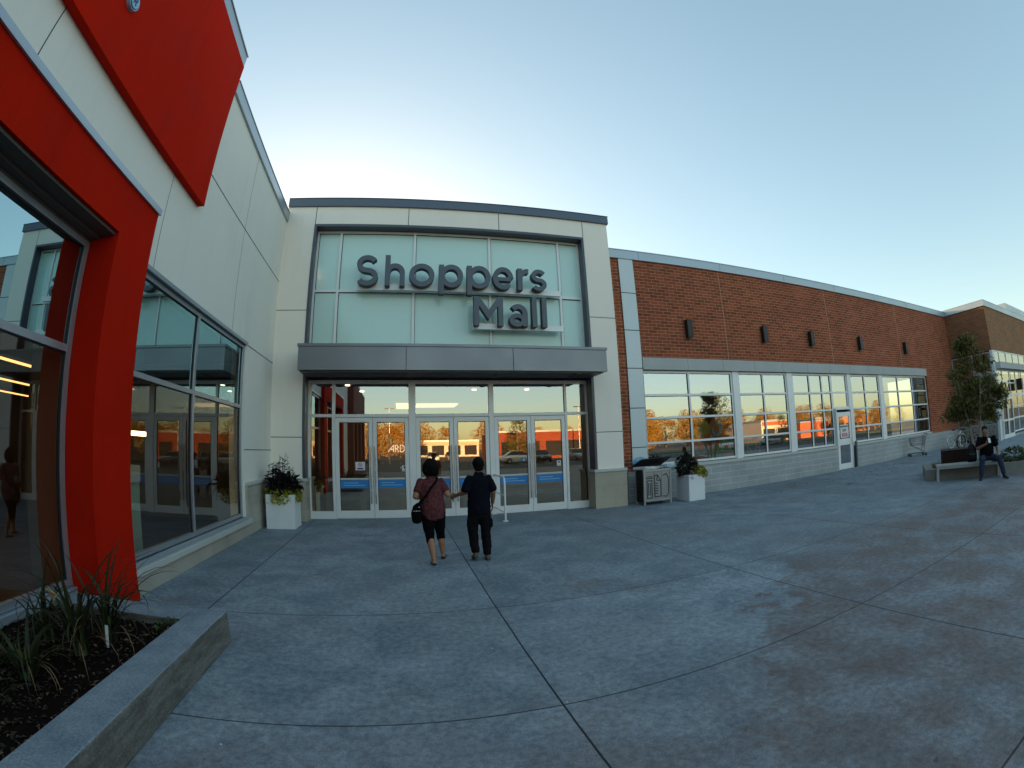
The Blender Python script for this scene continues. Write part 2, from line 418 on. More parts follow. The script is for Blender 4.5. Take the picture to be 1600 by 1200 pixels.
L, DF, D2, XC, YF = -3.33, 11.76, 12.34, 29.84, 9.53
G_store = glass('store_glass', (.52,.52,.47), .52, .0003, gt=(.66,.93,1.0))
G_tran = glass('transom_glass', (.80,.76,.70), .36, .0004, gt=(.97,.97,.98))
G_low = glass('store_glass_lower', (.80,.72,.60), .13, .0003)
G_door = glass('door_glass', (.88,.84,.76), .40, .0004, gt=(1.0,.88,.70))  # warm tint puts golden sky light into the door reflections
G_brick = glass('window_glass', (.75,.76,.72), .46, .0006, gt=(.93,.955,1.0))
G_corner = glass('corner_glass', (.5,.52,.5), .35, .0006)
def back_painted():
    m, nt, ns, ls = nodes('back_painted_glass')
    n = noise(nt, posn(nt), .35, 3)
    c = mixc(nt, n, (.58,.83,.77), (.65,.88,.82))
    out(nt, bsdf(nt, c, .12, 0, .6)); return m
M['back_glass'] = back_painted()

# ------------------------------------------------------------------ store with the red portal (left)
st = thing('store_building', (-3.6, 3, 0), 'white rendered shop with a red portal frame and big red sign board', 'building')
m = MB()
wall_x(m, -14, DF, 0, 7.95, L-.3, L, [(-1.75, 4.97, -1, 4.61), (4.97, 9.52, .40, 3.94)])
m.box(L-.3, L, -14, 6.42, 7.95, 8.45)
m.box(-24, L-.3, -14.0, -13.7, 0, 8.2); m.box(-24, -23.7, -13.7, 28, 0, 7.9); m.box(-24, L-.3, 27.7, 28, 0, 7.9); m.box(-23.7, L-.3, -13.7, 27.7, 7.55, 7.8)
J = L+.002
for y in (5.35, 8.62): m.box(L-.01, J, y-.004, y+.004, 4.02 if y > 5.2 else 4.7, 7.93, 1)
m.box(L-.01, J, 6.43, DF, 6.15, 6.172, 1); m.box(L-.01, J, -14, 6.2, 6.15, 6.172, 1)
m.box(L-.01, J, 9.56, DF, 3.955, 3.975, 1); m.box(L-.01, J, 9.66, DF, 1.765, 1.783, 1)
m.box(L-.01, J, 2.3, 2.312, 4.7, 6.15, 1)
m.obj('wall', [M['eifs'], M['joint']], st, True)
m = MB(); m.box(L-.35, L+.05, -14, 6.42, 8.45, 8.83); m.box(L-.35, L+.07, -14, 6.44, 8.83, 8.86)
m.box(L-.35, L+.05, 6.45, DF-.01, 7.95, 8.22); m.box(L-.35, L+.065, 6.45, DF-.01, 8.22, 8.245)
m.obj('roof_cap', M['cap_light'], st, True, bevel=.006)
m = MB(); m.box(L-.3, -2.95, -14.2, -5, .0, .4); m.box(L-.3, -2.95, -14.2, -5, 4.2, 6.1)
for y in (-14.2, -11.2, -8.2, -5.6): m.box(L-.3, -2.95, y, y+.6, .4, 4.2)
m.obj('far_portal', mat('far_portal_brown', (.15,.036,.02), .8), st, True)
m = MB(); m.box(L+.01, L+.05, -13.6, -5.6, .4, 4.2); m.obj('far_window', M['black'], st, True)
m = MB()   # portal: pillars and header butted
m.box(-3.62, -3.18, 4.22, 4.97, 0, 4.61); m.box(-3.62, -3.18, -1.75, -1.0, 0, 4.61); m.box(-3.62, -3.18, -1.0, 4.22, 4.0, 4.61)
m.obj('portal_frame', M['red'], st, True)
m = MB(); m.box(-3.6, -3.145, -1.77, 4.99, 4.61, 4.655); m.box(-3.176, -3.145, -1.77, 4.99, 4.575, 4.61); m.obj('portal_flashing', M['cap_light'], st, True)
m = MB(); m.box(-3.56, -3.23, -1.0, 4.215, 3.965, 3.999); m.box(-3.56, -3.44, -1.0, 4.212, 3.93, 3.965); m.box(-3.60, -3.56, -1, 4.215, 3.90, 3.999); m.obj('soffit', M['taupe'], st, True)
sg = MB(); sg.box(L+.004, L+.12, -1.2, 6.30, 5.42, 8.43); sg = sg.obj('sign_board', M['redsign'], st, True, bevel=.006)
em = MB(); em.cyl((L+.12, 2.95, 6.20), .105, .05, 'x', 28, 0)
em.cyl((L+.17, 2.95, 6.20), .092, .006, 'x', 28, 1); em.cyl((L+.176, 2.95, 6.20), .082, .004, 'x', 28, 0)
mp = lambda a, b, d: (L+.18+d, 2.95-a*-1, 6.20+b)
for i, pp in enumerate(([(-.028,-.045),(-.028,.045)], [(-.028,.04),(.012,.04),(.03,.022),(.012,.002),(-.028,.002)], [(0,.0),(.032,-.045)])):
    em.stroke(pp, .013, mp, 0, .006+.0006*i, mi=1)
em.obj('emblem', [M['lightblue'], M['sign_blue']], sg, True)
# portal window
w = MB(); ys = [-1.0+.04, 1.7, 4.17]; frame_x(w, ys, [.37, 2.725, 3.87], -3.63, -3.56, .075); w.box(-3.63,-3.57,4.21,4.22,.33,3.9,1)
for y0, y1 in ((-.92, 1.66), (1.74, 4.13)):
    for z0, z1 in ((.41, 2.685), (2.765, 3.83)):
        w.box(-3.615, -3.575, y0, y0+.012, z0, z1, 1); w.box(-3.615, -3.575, y1-.012, y1, z0, z1, 1); w.box(-3.615,-3.575,y0,y1,z1-.012,z1,1)
wf = w.obj('display_window', [M['alu'], M['gasket']], st, True)
for z0, z1, gm_ in ((.41, 2.685, G_low), (2.765, 3.83, G_store)):
    p = MB()
    for y0, y1 in ((-.92, 1.66), (1.74, 4.13)): p.box(-3.605, -3.595, y0, y1, z0, z1)
    p.obj('pane', gm_, wf, True)
m = MB(); m.box(-3.66, -3.50, -1.0, 4.21, .25, .325); m.box(-3.66, -3.52, -1.0, 4.21, .13, .245); m.obj('sill', M['cap_light'], st, True, bevel=.005)
m = MB(); m.box(-3.66, -3.53, -1.0, 4.21, 0, .128); m.obj('plinth', M['stone_y'], st, True)
# wall window
w = MB(); frame_x(w, [5.02, 7.11, 9.48], [.44, 2.65, 3.90], L-.10, L-.02, .07)
w.box(L-.02, L+.045, 4.99, 9.56, 3.94, 4.0, 0)
for y0, y1 in ((5.055, 7.075), (7.145, 9.445)):
    for z0, z1 in ((.475, 2.615), (2.685, 3.865)):
        w.box(L-.09, L-.045, y1-.02, y1, z0, z1, 1); w.box(L-.09, L-.045, y0, y1-.02, z1-.014, z1, 1)
wf = w.obj('display_window', [M['alu'], M['gasket']], st, True)
for z0, z1, gm_ in ((.475, 2.615, G_low), (2.685, 3.865, G_store)):
    p = MB()
    for y0, y1 in ((5.055, 7.055), (7.145, 9.425)): p.box(L-.07, L-.06, y0, y1, z0, z1)
    p.obj('pane', gm_, wf, True)
m = MB(); m.box(L-.1, L+.05, 4.98, 9.6, .34, .40); m.obj('sill', M['cap_light'], st, True, bevel=.005)
m = MB(); m.box(L-.02, L+.11, 4.98, 9.78, .245, .338); m.box(L-.02, L+.10, 9.66, DF-.1, 1.03, 1.10); m.obj('stone_cap', M['sill'], st, True, bevel=.01)
m = MB(); m.box(L-.02, L+.06, 4.98, DF-.1, 0, .243); m.box(L-.02, L+.06, 9.66, DF-.1, .243, 1.028); m.obj('stone_base', M['stone_y'], st, True)
m = MB(); m.box(-14, -3.66, -13.6, 11.6, .0, .004); m.obj('interior_floor', M['int_floor'], st, True)
m = MB(); m.box(-14, -3.66, -13.6, 11.5, 3.92, 4.0); m.obj('interior_ceiling', M['int_ceil'], st, True)
m = MB(); m.box(-14, -13.8, -13.6, 11.5, .01, 3.9); m.box(-13.8, -3.7, 11.45, 11.6, .01, 3.9); m.box(-13.8, -5, -13.6, -13.4, .01, 3.9)
m.box(-4.25, -3.66, 4.30, 4.9, .01, 3.9); m.obj('interior_wall', M['interior'], st, True)

# ------------------------------------------------------------------ mall entrance block
ml = thing('mall_entrance_building', (1.4, DF, 0), 'tall off-white panelled mall entrance block with slate roof edge and metal canopy', 'building')
XR = 6.07
m = MB(); wall_y(m, L, XR, 0, 8.41, DF, DF+.38, [(-2.5, 5.25, -1, 7.86)])
m.box(XR-.3, XR, DF+.38, 27.9, 0, 8.3); m.box(L, L+.3, DF+.38, 27.9, 0, 8.3); m.box(L+.3, XR-.3, DF+.38, 27.6, 7.98, 8.2); m.box(L+.3, XR-.3, 27.6, 27.9, 0, 8.3)
jy0, jy1 = DF-.002, DF+.01
for x in (-2.49, .116, 2.68, 5.25): m.box(x-.009, x+.009, jy0, jy1, 7.862, 8.40, 1)
for z in (5.37, 2.10): m.box(L, -2.505, jy0, jy1, z-.009, z+.009, 1); m.box(5.255, XR, jy0, jy1, z-.009, z+.009, 1)
m.obj('wall', [M['panel'], M['joint']], ml, True)
m = MB(); m.box(L-.0, XR+.05, DF-.06, DF+.45, 8.41, 8.66); m.box(L, XR+.06, DF-.075, DF+.45, 8.66, 8.68); m.box(XR-.3, XR+.05, DF+.45, 27.9, 8.41, 8.66); m.box(L, L+.35, DF+.45, 27.9, 8.41, 8.66)
m.obj('roof_cap', M['cap_dark'], ml, True, bevel=.006)
m = MB(); m.box(-2.5, -2.43, DF-.015, DF+.36, 1.08, 7.79); m.box(5.18, 5.25, DF-.015, DF+.36, 1.08, 7.79); m.box(-2.5, 5.25, DF-.015, DF+.36, 7.79, 7.86); m.obj('reveal_lining', M['reveal'], ml, True)
m = MB(); m.box(L+.06, -2.40, DF-.09, DF+.36, 0, 1.0); m.obj('stone_base', M['stone'], ml, True)
m = MB(); m.box(5.13, XR+.02, DF-.09, DF+.36, 0, 1.0); m.box(XR+.0205, XR+.06, DF-.05, D2-.03, 0, 1.0); m.obj('stone_base', M['stone'], ml, True)
m = MB(); m.box(L+.06, -2.37, DF-.125, DF+.36, 1.0, 1.075); m.obj('stone_cap', M['sill'], ml, True, bevel=.01)
m = MB(); m.box(5.10, XR+.05, DF-.125, DF+.36, 1.0, 1.075); m.obj('stone_cap', M['sill'], ml, True, bevel=.01)
m = MB(); m.box(XR+.065, XR+.30, D2-.25, D2-.004, 0, 1.02); m.obj('recess_shade_block', mat('recess_shade_tone', (.20,.16,.145), .8), ml, True)  # brown-grey block put in for the shadow in the recess beside the stone base
# upper glazing
w = MB(); UX = [-2.41, -1.75, .33, 2.45, 4.52, 5.16]; frame_y(w, UX, [4.30, 6.0, 7.75], 12.05, 12.16, .07)
wf = w.obj('upper_window', M['frame'], ml, True)
p = MB()
for i in range(5):
    for z0, z1 in ((4.335, 5.965), (6.035, 7.715)): p.box(UX[i]+.037, UX[i+1]-.037, 12.10, 12.13, z0+.002, z1-.002)
p.obj('pane', M['back_glass'], wf, True)
g_ = MB()
for i in range(5):
    for z0, z1 in ((4.335, 5.965), (6.035, 7.715)): g_.box(UX[i]+.0355, UX[i]+.048, 12.07, 12.098, z0, z1); g_.box(UX[i]+.048, UX[i+1]-.036, 12.07, 12.098, z1-.012, z1)
g_.obj('gasket', M['gasket'], wf, True)
# canopy
cy = MB(); cy.box(-2.45, 5.25, 10.83, DF-.02, 3.64, 4.20); cy.box(-2.425, 5.175, DF-.02, 12.10, 3.66, 4.18)
for x in (.145, 2.74): cy.box(x-.008, x+.008, 10.828, 10.84, 3.64, 4.20, 1)
cy = cy.obj('canopy', [M['canopy'], M['joint']], ml, True)
c_ = MB(); c_.box(-2.475, 5.275, 10.805, DF-.02, 4.20, 4.27); c_.obj('canopy_edge', M['canopy'], cy, True, bevel=.005)
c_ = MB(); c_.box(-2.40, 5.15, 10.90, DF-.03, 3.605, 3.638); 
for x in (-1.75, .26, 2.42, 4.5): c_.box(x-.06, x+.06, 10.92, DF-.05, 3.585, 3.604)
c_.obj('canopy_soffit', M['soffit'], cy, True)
# entrance: frame, transoms, doors
Y0, Y1 = 12.16, 12.28
w = MB()
PX = [(-2.44,-2.37), (-1.79,-1.71), (.225,.405), (2.355,2.49), (4.50,4.57), (5.16,5.24)]
for a, b in PX: w.box(a, b, Y0, Y1, .0, 3.60)
for i in range(5):
    a, b = PX[i][1], PX[i+1][0]
    w.box(a, b, Y0+.004, Y1-.004, 3.50, 3.60); w.box(a, b, Y0+.004, Y1-.004, 2.63, 2.71)
for i in (0, 4):
    a, b = PX[i][1], PX[i+1][0]; w.box(a, b, Y0+.004, Y1-.004, 0, .20)
ent = w.obj('entrance_frame', M['frame'], ml, True, bevel=.006)
p = MB()
for i in range(5):
    a, b = PX[i][1], PX[i+1][0]; p.box(a, b, Y0+.05, Y0+.06, 2.71, 3.50)
p.obj('pane', G_tran, ent, True)
for i in (0, 4):
    p = MB(); a, b = PX[i][1], PX[i+1][0]; p.box(a, b, Y0+.05, Y0+.06, .20, 2.63); p.obj('pane', G_door, ent, True)
def leaf(a, b, hinge_left):
    d = MB(); s = .105; y0, y1 = Y0+.015, Y0+.07
    d.box(a, a+s, y0, y1, .012, 2.62); d.box(b-s, b, y0, y1, .012, 2.62)
    d.box(a+s, b-s, y0, y1, .012, .215); d.box(a+s, b-s, y0, y1, 2.50, 2.62)
    o = d.obj('door', M['frame'], ml, True, bevel=.005)
    q = MB(); q.box(a+s, b-s, y0+.025, y0+.035, .215, 2.50); q.obj('pane', G_door, o, True)
    k = MB()
    k.box(a+s, a+s+.012, y0+.004, y0+.024, .217, 2.498); k.box(b-s-.012, b-s, y0+.004, y0+.024, .217, 2.498); k.box(a+s+.012, b-s-.012, y0+.004, y0+.024, 2.486, 2.498); k.obj('gasket', M['gasket'], o, True)
    q = MB(); q.box(a+s+.001, b-s-.001, y0+.018, y0+.024, .80, 1.005); bb = q.obj('blue_band', M['blue'], o, True)
    q = MB(); k_ = .5*(b-a)
    for z, f0, f1 in ((.935, .2, .62), (.875, .2, .86)): q.box(a+s+.02+(b-a-2*s)*f0*.5, a+s+(b-a-2*s)*f1, y0+.0165, y0+.018, z-.007, z+.007)
    q.obj('print_line', M['lightblue'], bb, True)
    q = MB(); q.box(a+s+.001, b-s-.001, y0+.020, y0+.0245, 1.02, 1.06); q.obj('white_band', M['counter_top'], o, True)
    h = MB(); x = (b-.055) if hinge_left else (a+.055)
    h.tube([(x, y0-.07, .40), (x, y0-.07, 1.88)], .017, 10)
    for z in (.55, 1.72): h.tube([(x, y0-.07, z), (x, y0+.002, z)], .009, 8)
    h.obj('handle', M['steel'], o, True)
for a, b, mid in ((-1.705, .22, -.72), (.41, 2.35, 1.397), (2.495, 4.495, 3.504)):
    leaf(a, mid-.004, True); leaf(mid+.004, b, False)
m = MB(); m.box(L+.31, XR-.31, 12.3, 27.5, .0, .004); m.obj('interior_floor', M['int_floor'], ml, True)
m = MB(); m.box(L+.31, XR-.31, 12.3, 27.5, 3.62, 3.72); m.obj('interior_ceiling', M['int_ceil'], ml, True)
m = MB(); m.box(L+.31, L+.4, 12.3, 22, .01, 3.6); m.box(XR-.4, XR-.31, 12.3, 22, .01, 3.6); m.box(L+.4, XR-.4, 22, 22.2, .01, 3.6)
m.box(-1.2, -.95, 17.2, 17.45, .01, 3.6); m.box(2.9, 3.1, 20, 20.2, .01, 3.6); m.obj('interior_wall', M['interior'], ml, True)

# ------------------------------------------------------------------ brick wing
bw = thing('brick_building', (16, D2, 0), 'red brick shop wing with a long band of white framed windows', 'building')
holes = [(7.2, 25.78, .905, 4.345), (16.55, 17.76, -1, 2.5)]
m = MB(); wall_y(m, XR+.0, XC, .90, 7.56, D2, D2+.3, [(7.2, 25.78, .9, 4.345), (6.65, 7.17, 1.0, 7.56)])
for x in (10.71, 16.77, 22.98): m.box(x-.011, x+.011, D2-.003, D2+.01, 4.36, 7.55, 1)
m.obj('wall', [M['brick'], mat('tan_sealant', (.42,.29,.20), .8)], bw, True)
m = MB(); wall_y(m, XR+.305, XC-.0, 0, .90, D2-.02, D2+.3, [(16.55, 17.76, -1, 2.5)]); m.obj('block_base', M['base_block'], bw, True)
m = MB(); m.box(XR+.01, XC, D2-.06, D2+.4, 7.56, 7.85); m.box(XR+.01, XC, D2-.075, D2+.4, 7.85, 7.875)
for x in (7.4, 10.8, 14.2, 17.6, 21, 24.4, 27.8): m.box(x-.004, x+.004, D2-.063, D2-.05, 7.57, 7.85, 1)
m.obj('roof_cap', [M['cap_light'], M['joint']], bw, True)
m = MB(); m.box(XR, XC, D2+.4, 40, 7.4, 7.5); m.box(XR, 60, 39.7, 40, 0, 7.4); m.obj('roof', M['asphalt'], bw, True)
m = MB(); m.box(6.65, 7.17, D2-.03, D2+.25, .95, 7.555)
for z in (6.40, 5.19, 4.0, 2.79, 1.61): m.box(6.65, 7.17, D2-.032, D2-.02, z-.012, z+.012, 1)
m.box(6.635, 6.649, D2-.02, D2+.2, .95, 7.555, 1); m.box(7.171, 7.185, D2-.02, D2+.2, 4.35, 7.555, 1)
m.obj('pilaster', [M['pilaster'], M['joint']], bw, True)
m = MB(); m.box(7.2, 25.78, D2-.035, D2+.3, 3.97, 4.345)
for i in range(11): m.box(8.9+i*1.5-.004, 8.9+i*1.5+.004, D2-.037, D2-.03, 3.98, 4.34, 1)
m.obj('lintel', [M['lintel'], M['joint']], bw, True)
m = MB(); m.box(7.2, 16.549, D2-.05, D2+.3, .905, 1.0); m.box(17.765, 25.78, D2-.05, D2+.3, .905, 1.0); m.obj('sill', M['sill'], bw, True, bevel=.008)
ZR = [1.06, 1.71, 2.48, 3.19, 3.92]
def bay(x0, x1, mulls, zs=ZR):
    w = MB(); frame_y(w, [x0+.035]+mulls+[x1-.035], zs, D2+.10, D2+.18, .07); f = w.obj('window', M['frame'], bw, True)
    p = MB(); X_ = [x0+.035]+mulls+[x1-.035]; k = MB()
    for i in range(len(X_)-1):
        for j in range(len(zs)-1):
            p.box(X_[i]+.03, X_[i+1]-.03, D2+.135, D2+.145, zs[j]+.03, zs[j+1]-.03)
            k.box(X_[i+1]-.052, X_[i+1]-.0352, D2+.115, D2+.134, zs[j]+.036, zs[j+1]-.036); k.box(X_[i]+.036, X_[i+1]-.053, D2+.115, D2+.134, zs[j+1]-.05, zs[j+1]-.0365)
    p.obj('pane', G_brick, f, True); k.obj('gasket', M['gasket'], f, True)
bay(7.2, 10.85, [8.97]); bay(11.12, 13.66, [12.37]); bay(18.0, 20.46, [19.16]); bay(20.81, 25.78, [22.38, 24.0])
bay(13.98, 16.52, [15.05, 15.86])
w = MB(); frame_y(w, [16.52+.035, 17.66], [2.56, 3.19, 3.92], D2+.10, D2+.18, .07); f = w.obj('window', M['frame'], bw, True)
p = MB(); p.box(16.58, 17.63, D2+.135, D2+.145, 2.59, 3.16); p.box(16.58, 17.63, D2+.135, D2+.145, 3.22, 3.89); p.obj('pane', G_brick, f, True)
m = MB()
for a, b in ((10.85, 11.12), (13.66, 13.98), (17.70, 18.0), (20.46, 20.81)):
    m = MB(); m.box(a+.001, b-.001, D2+.06, D2+.2, 1.0 if a != 17.70 else .905, 3.968); m.obj('window_post', M['frame'], bw, True, bevel=.006)
d = MB(); a, b, y0, y1 = 16.60, 17.66, D2+.02, D2+.07
for q in ((a, a+.15, .01, 2.36), (b-.15, b, .01, 2.36), (a+.15, b-.15, .01, .24), (a+.15, b-.15, 2.18, 2.36), (a+.15, b-.15, 1.0, 1.26)): d.box(q[0], q[1], y0, y1, q[2], q[3])
dr = d.obj('door', M['frame'], bw, True, bevel=.006)
p = MB(); p.box(a+.15, b-.15, y0+.02, y0+.03, .24, 1.0); p.box(a+.15, b-.15, y0+.02, y0+.03, 1.26, 2.18); p.obj('pane', G_brick, dr, True)
h = MB(); h.tube([(b-.07, y0-.05, 1.0), (b-.07, y0-.05, 1.25)], .012); h.tube([(b-.07, y0-.05, 1.01), (b-.07, y0, 1.01)], .01); h.tube([(b-.07, y0-.05, 1.24), (b-.07, y0, 1.24)], .01); h.obj('handle', M['steel'], dr, True)
m = MB(); m.box(16.552, 16.598, D2-.01, D2+.16, 0, 2.46); m.box(17.662, 17.698, D2-.01, D2+.16, 0, 2.46); m.box(16.552, 17.698, D2-.01, D2+.16, 2.462, 2.52); m.obj('door_frame', M['frame'], bw, True)
m = MB(); m.box(17.78, 17.88, D2-.10, D2-.021, .02, 1.1); m.box(17.70, 17.78, D2-.024, D2+.1, .0, .90); m.obj('door_guard', M['reveal'], bw, True)
m = MB(); m.box(XR+.1, XC-.1, D2+5, D2+5.1, .0, 4.3); m.box(XR+.1, XC-.1, D2+.35, D2+5, 4.3, 4.4); m.box(XR+.1, XC-.1, D2+.35, D2+5, .0, .01); m.box(XR+.05, XR+.1, D2+.35, D2+5, .02, 4.3)
m.box(7.25, 7.75, D2+.9, D2+1.2, .02, 4.2); m.obj('interior_wall', M['interior'], bw, True)

# ------------------------------------------------------------------ corner shop (tan brick)
cs = thing('corner_shop_building', (40, YF, 0), 'tan brick corner shop with white framed glass storefront and stepped roof edge', 'building')
m = MB(); m.box(XC, XC+.3, YF+.002, 30, 5.05, 7.6, 1); m.box(XC+.003, 80, YF, YF+.3, 5.10, 7.6, 0)
m.obj('wall', [M['tan'], M['tan_y']], cs, True)
m = MB(); m.box(XC-.06, XC+.4, YF-.06, 30, 7.6, 7.93); m.box(XC+.4, 80, YF-.06, YF+.4, 7.6, 7.93); m.box(XC-.07, XC+.4, YF-.07, 30, 7.93, 7.955); m.box(XC+.4, 80, YF-.07, YF+.4, 7.93, 7.955); m.obj('roof_cap', M['cap_light'], cs, True)
m = MB(); m.box(36.9, 80, YF+.5, 14, 7.6, 8.75); m.box(XC+.4, 80, YF+.4, 30, 7.4, 7.5); m.obj('roof_screen', M['cap_light'], cs, True)
m = MB(); m.box(XC-.04, XC+.35, YF-.05, YF+.12, 0, 5.05); m.obj('corner_post', M['pilaster'], cs, True)
w = MB(); frame_x(w, [YF+.2, 10.9, D2-.03], [.15, .95, 1.65, 2.6, 3.6, 4.95], XC+.02, XC+.09, .07); f = w.obj('side_window', M['alu'], cs, True)
p = MB(); p.box(XC+.05, XC+.06, YF+.2, D2-.03, .18, 4.93); p.obj('pane', G_corner, f, True)
CX = [XC+.36, 31.5, 33.17, 34.67, 36.25] + [37.85+1.6*i for i in range(16)]
w = MB(); frame_y(w, CX, [2.55, 3.22, 3.96], YF+.03, YF+.11, .08)
frame_y(w, [33.20, 34.67, 36.25] + [37.85+1.6*i for i in range(16)], [.30, 1.10, 1.82, 2.469], YF+.03, YF+.11, .08); frame_y(w, [XC+.36, 30.64], [.06, 1.10, 1.82, 2.469], YF+.03, YF+.11, .08)
f = w.obj('storefront_window', M['frame'], cs, True)
p = MB(); p.box(XC+.42, 61.8, YF+.06, YF+.07, .22, 3.94); p.obj('pane', G_corner, f, True)
w = MB(); frame_y(w, [XC+.36, 31.42, 32.98]+[34.62+1.65*i for i in range(16)], [4.40, 5.06], YF+.03, YF+.11, .07); f = w.obj('clerestory_window', M['frame'], cs, True)
p = MB(); p.box(XC+.42, 58.5, YF+.06, YF+.07, 4.42, 5.04); p.obj('pane', G_corner, f, True)
m = MB(); m.box(XC+.36, 80, YF-.35, YF+.12, 4.0, 4.36); m.obj('fascia', M['lintel'], cs, True)
m = MB(); m.box(33.25, 80, YF-.01, YF+.12, 0, .16); m.box(62, 80, YF, YF+.3, .16, 5.10); m.obj('base', M['base_block'], cs, True)
d = MB()
for a, b in ((30.69, 31.88), (31.90, 33.14)):
    for q in ((a, a+.10, .02, 2.42), (b-.10, b, .02, 2.42), (a+.10, b-.10, .02, .25), (a+.10, b-.10, 1.0, 1.1), (a+.10, b-.10, 2.25, 2.42)): d.box(q[0], q[1], YF-.02, YF+.025, q[2], q[3])
d.obj('door', M['frame'], cs, True)
m = MB(); m.box(XC+.3, 80, YF+6, YF+6.1, 0, 5); m.box(XC+.3, 80, YF+.35, YF+6, 5.1, 5.2); m.box(XC+.3, 80, YF+.35, YF+6, .0, .01); m.obj('interior_wall', M['interior'], cs, True)
# ------------------------------------------------------------------ sign lettering
sg = thing('shop_sign', (1.4, DF-.1, 4.9), 'charcoal raised letters reading Shoppers Mall on pale rails before the aqua glazing', 'sign')
def arc(cx, cy, rx, ry, a0, a1, n=20):
    return [(cx+rx*math.cos(R(a0+(a1-a0)*i/n)), cy+ry*math.sin(R(a0+(a1-a0)*i/n))) for i in range(n+1)]
SW = .134
class Word:
    def __init__(s): s.m = MB(); s.k = 0
    def st(s, pts, closed=False, w=SW):
        e = .0015*(s.k % 7); s.k += 1
        s.m.stroke(pts, w, lambda a, b, d: (a, d, b), DF-.21-e, DF-.02+e, closed)
h = SW/2
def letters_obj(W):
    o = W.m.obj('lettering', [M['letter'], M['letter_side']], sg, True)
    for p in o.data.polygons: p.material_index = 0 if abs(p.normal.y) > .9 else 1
def S_(W, x0, x1, z0, z1, k=1.0):
    cx = (x0+x1)/2; rx = (x1-x0)/2-h; hh = (z1-z0-SW)/4; zt = z1-h-hh; zb = z0+h+hh
    top = arc(cx, zt, rx*.97, hh, 28, 180, 14) + arc(cx, zt, rx*.97, hh, 195, 250, 5)
    bot = arc(cx, zb, rx, hh, 70, -30, 8) + arc(cx, zb, rx, hh, -45, -152, 10)
    W.st(top+bot, w=SW*k)
def bowl(W, x0, x1, z0, z1):
    W.st(arc((x0+x1)/2, (z0+z1)/2, (x1-x0)/2-h, (z1-z0)/2-h, 0, 345, 23), closed=True)
W = Word(); B, XH, CH = 5.985, .625, .84
S_(W, -1.21, -.63, B-.01, B+CH+.01)
W.st([(-.45+h, B), (-.45+h, B+CH+.02)]); W.st([(-.38, B+.30)]+arc(-.185, B+XH-.27-h+.07, .195, .20, 170, 0, 12)+[(.01, B)])
bowl(W, .19, .86, B-.012, B+XH+.012)
for x in (.98, 1.73):
    W.st([(x+h, B-.20), (x+h, B+XH)]); bowl(W, x+.02, x+.645, B-.012, B+XH+.012)
W.st([(2.43+h, B+.285), (2.935, B+.285)], w=.11)
W.st(arc(2.715, B+XH/2, .285-h+.0, XH/2+.012-h, 0, 318, 24))
W.st([(3.12+h, B), (3.12+h, B+XH)]); W.st([(3.19, B+.28)]+arc(3.40, B+.33, .21, .225, 175, 82, 8))
S_(W, 3.50, 3.95, B-.01, B+XH+.01, .88)
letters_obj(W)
W = Word(); B, XH, CH = 4.955, .61, .80
W.st([(1.91+h, B), (1.91+h, B+CH)]); W.st([(2.69-h, B), (2.69-h, B+CH)]); W.st([(1.93+h, B+CH-.06), (2.30, B+.29), (2.67-h, B+CH-.06)], w=.15)
W.st([(3.36-h, B), (3.36-h, B+.36)]+arc(3.10, B+XH-.25, .19, .19, 5, 140, 12), w=.135)
W.st(arc(3.075, B+.175, .165, .125, 0, 345, 20), closed=True, w=.115); 
for x in (3.49, 3.77): W.st([(x+h, B), (x+h, B+CH+.03)])
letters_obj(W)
for z, x0, x1 in ((5.955, -1.19, 4.43), (4.925, 1.90, 4.46)):
    m = MB(); m.box(x0, x1, DF+.02, DF+.15, z, z+.145); m.box(x0, x1, DF-.0, DF+.02, z-.02, z); m.box(x1-.001, x1+.012, DF+.03, DF+.14, z+.02, z+.12, 1)
    for x in (x0+.3, (x0+x1)/2, x1-.25): m.box(x-.03, x+.03, DF+.15, 12.06, z+.04, z+.10)
    m.obj('rail', [M['frame'], M['joint']], sg, True)

# ------------------------------------------------------------------ wall lights
def wall_light():
    t = thing('wall_light', (0, 0, 0), '', 'wall light', group='dark wall lights along the brick wing')
    b = MB(); b.box(-.105, .105, -.20, -.03, 0, .60); b.obj('housing', M['darkmetal'], t, bevel=.008)
    b = MB(); b.box(-.07, .07, -.03, -.001, .2, .4); b.obj('bracket', M['darkmetal'], t)
    b = MB(); b.box(-.08, .08, -.18, -.05, -.006, .0); b.obj('lens', M['greypanel'], t)
    return t
wl = wall_light()
labs = ['dark box wall light on red brick nearest the pale pilaster', 'dark box wall light on red brick, second from the pale pilaster', 'dark box wall light on red brick, midmost of the five in the row',
        'dark box wall light on red brick just past the exit door', 'dark box wall light on red brick farthest along toward the tree']
for i, x in enumerate((9.03, 12.53, 15.30, 18.94, 23.43)):
    o = wl if i == 0 else copy_tree(wl); o.location = (x, D2, 5.03); o['label'] = labs[i]
# hanging lamp under the corner shop canopy
t = thing('hanging_lantern', (34.6, YF-.25, 3.0), 'dark box lantern hanging before the corner shop storefront', 'lantern')
b = MB(); b.box(34.42, 34.80, YF-.45, YF-.05, 2.75, 3.45); b.obj('housing', M['darkmetal'], t, True, bevel=.02)
b = MB(); b.tube([(34.6, YF-.25, 3.45), (34.6, YF-.25, 4.0)], .02); b.obj('rod', M['darkmetal'], t, True)

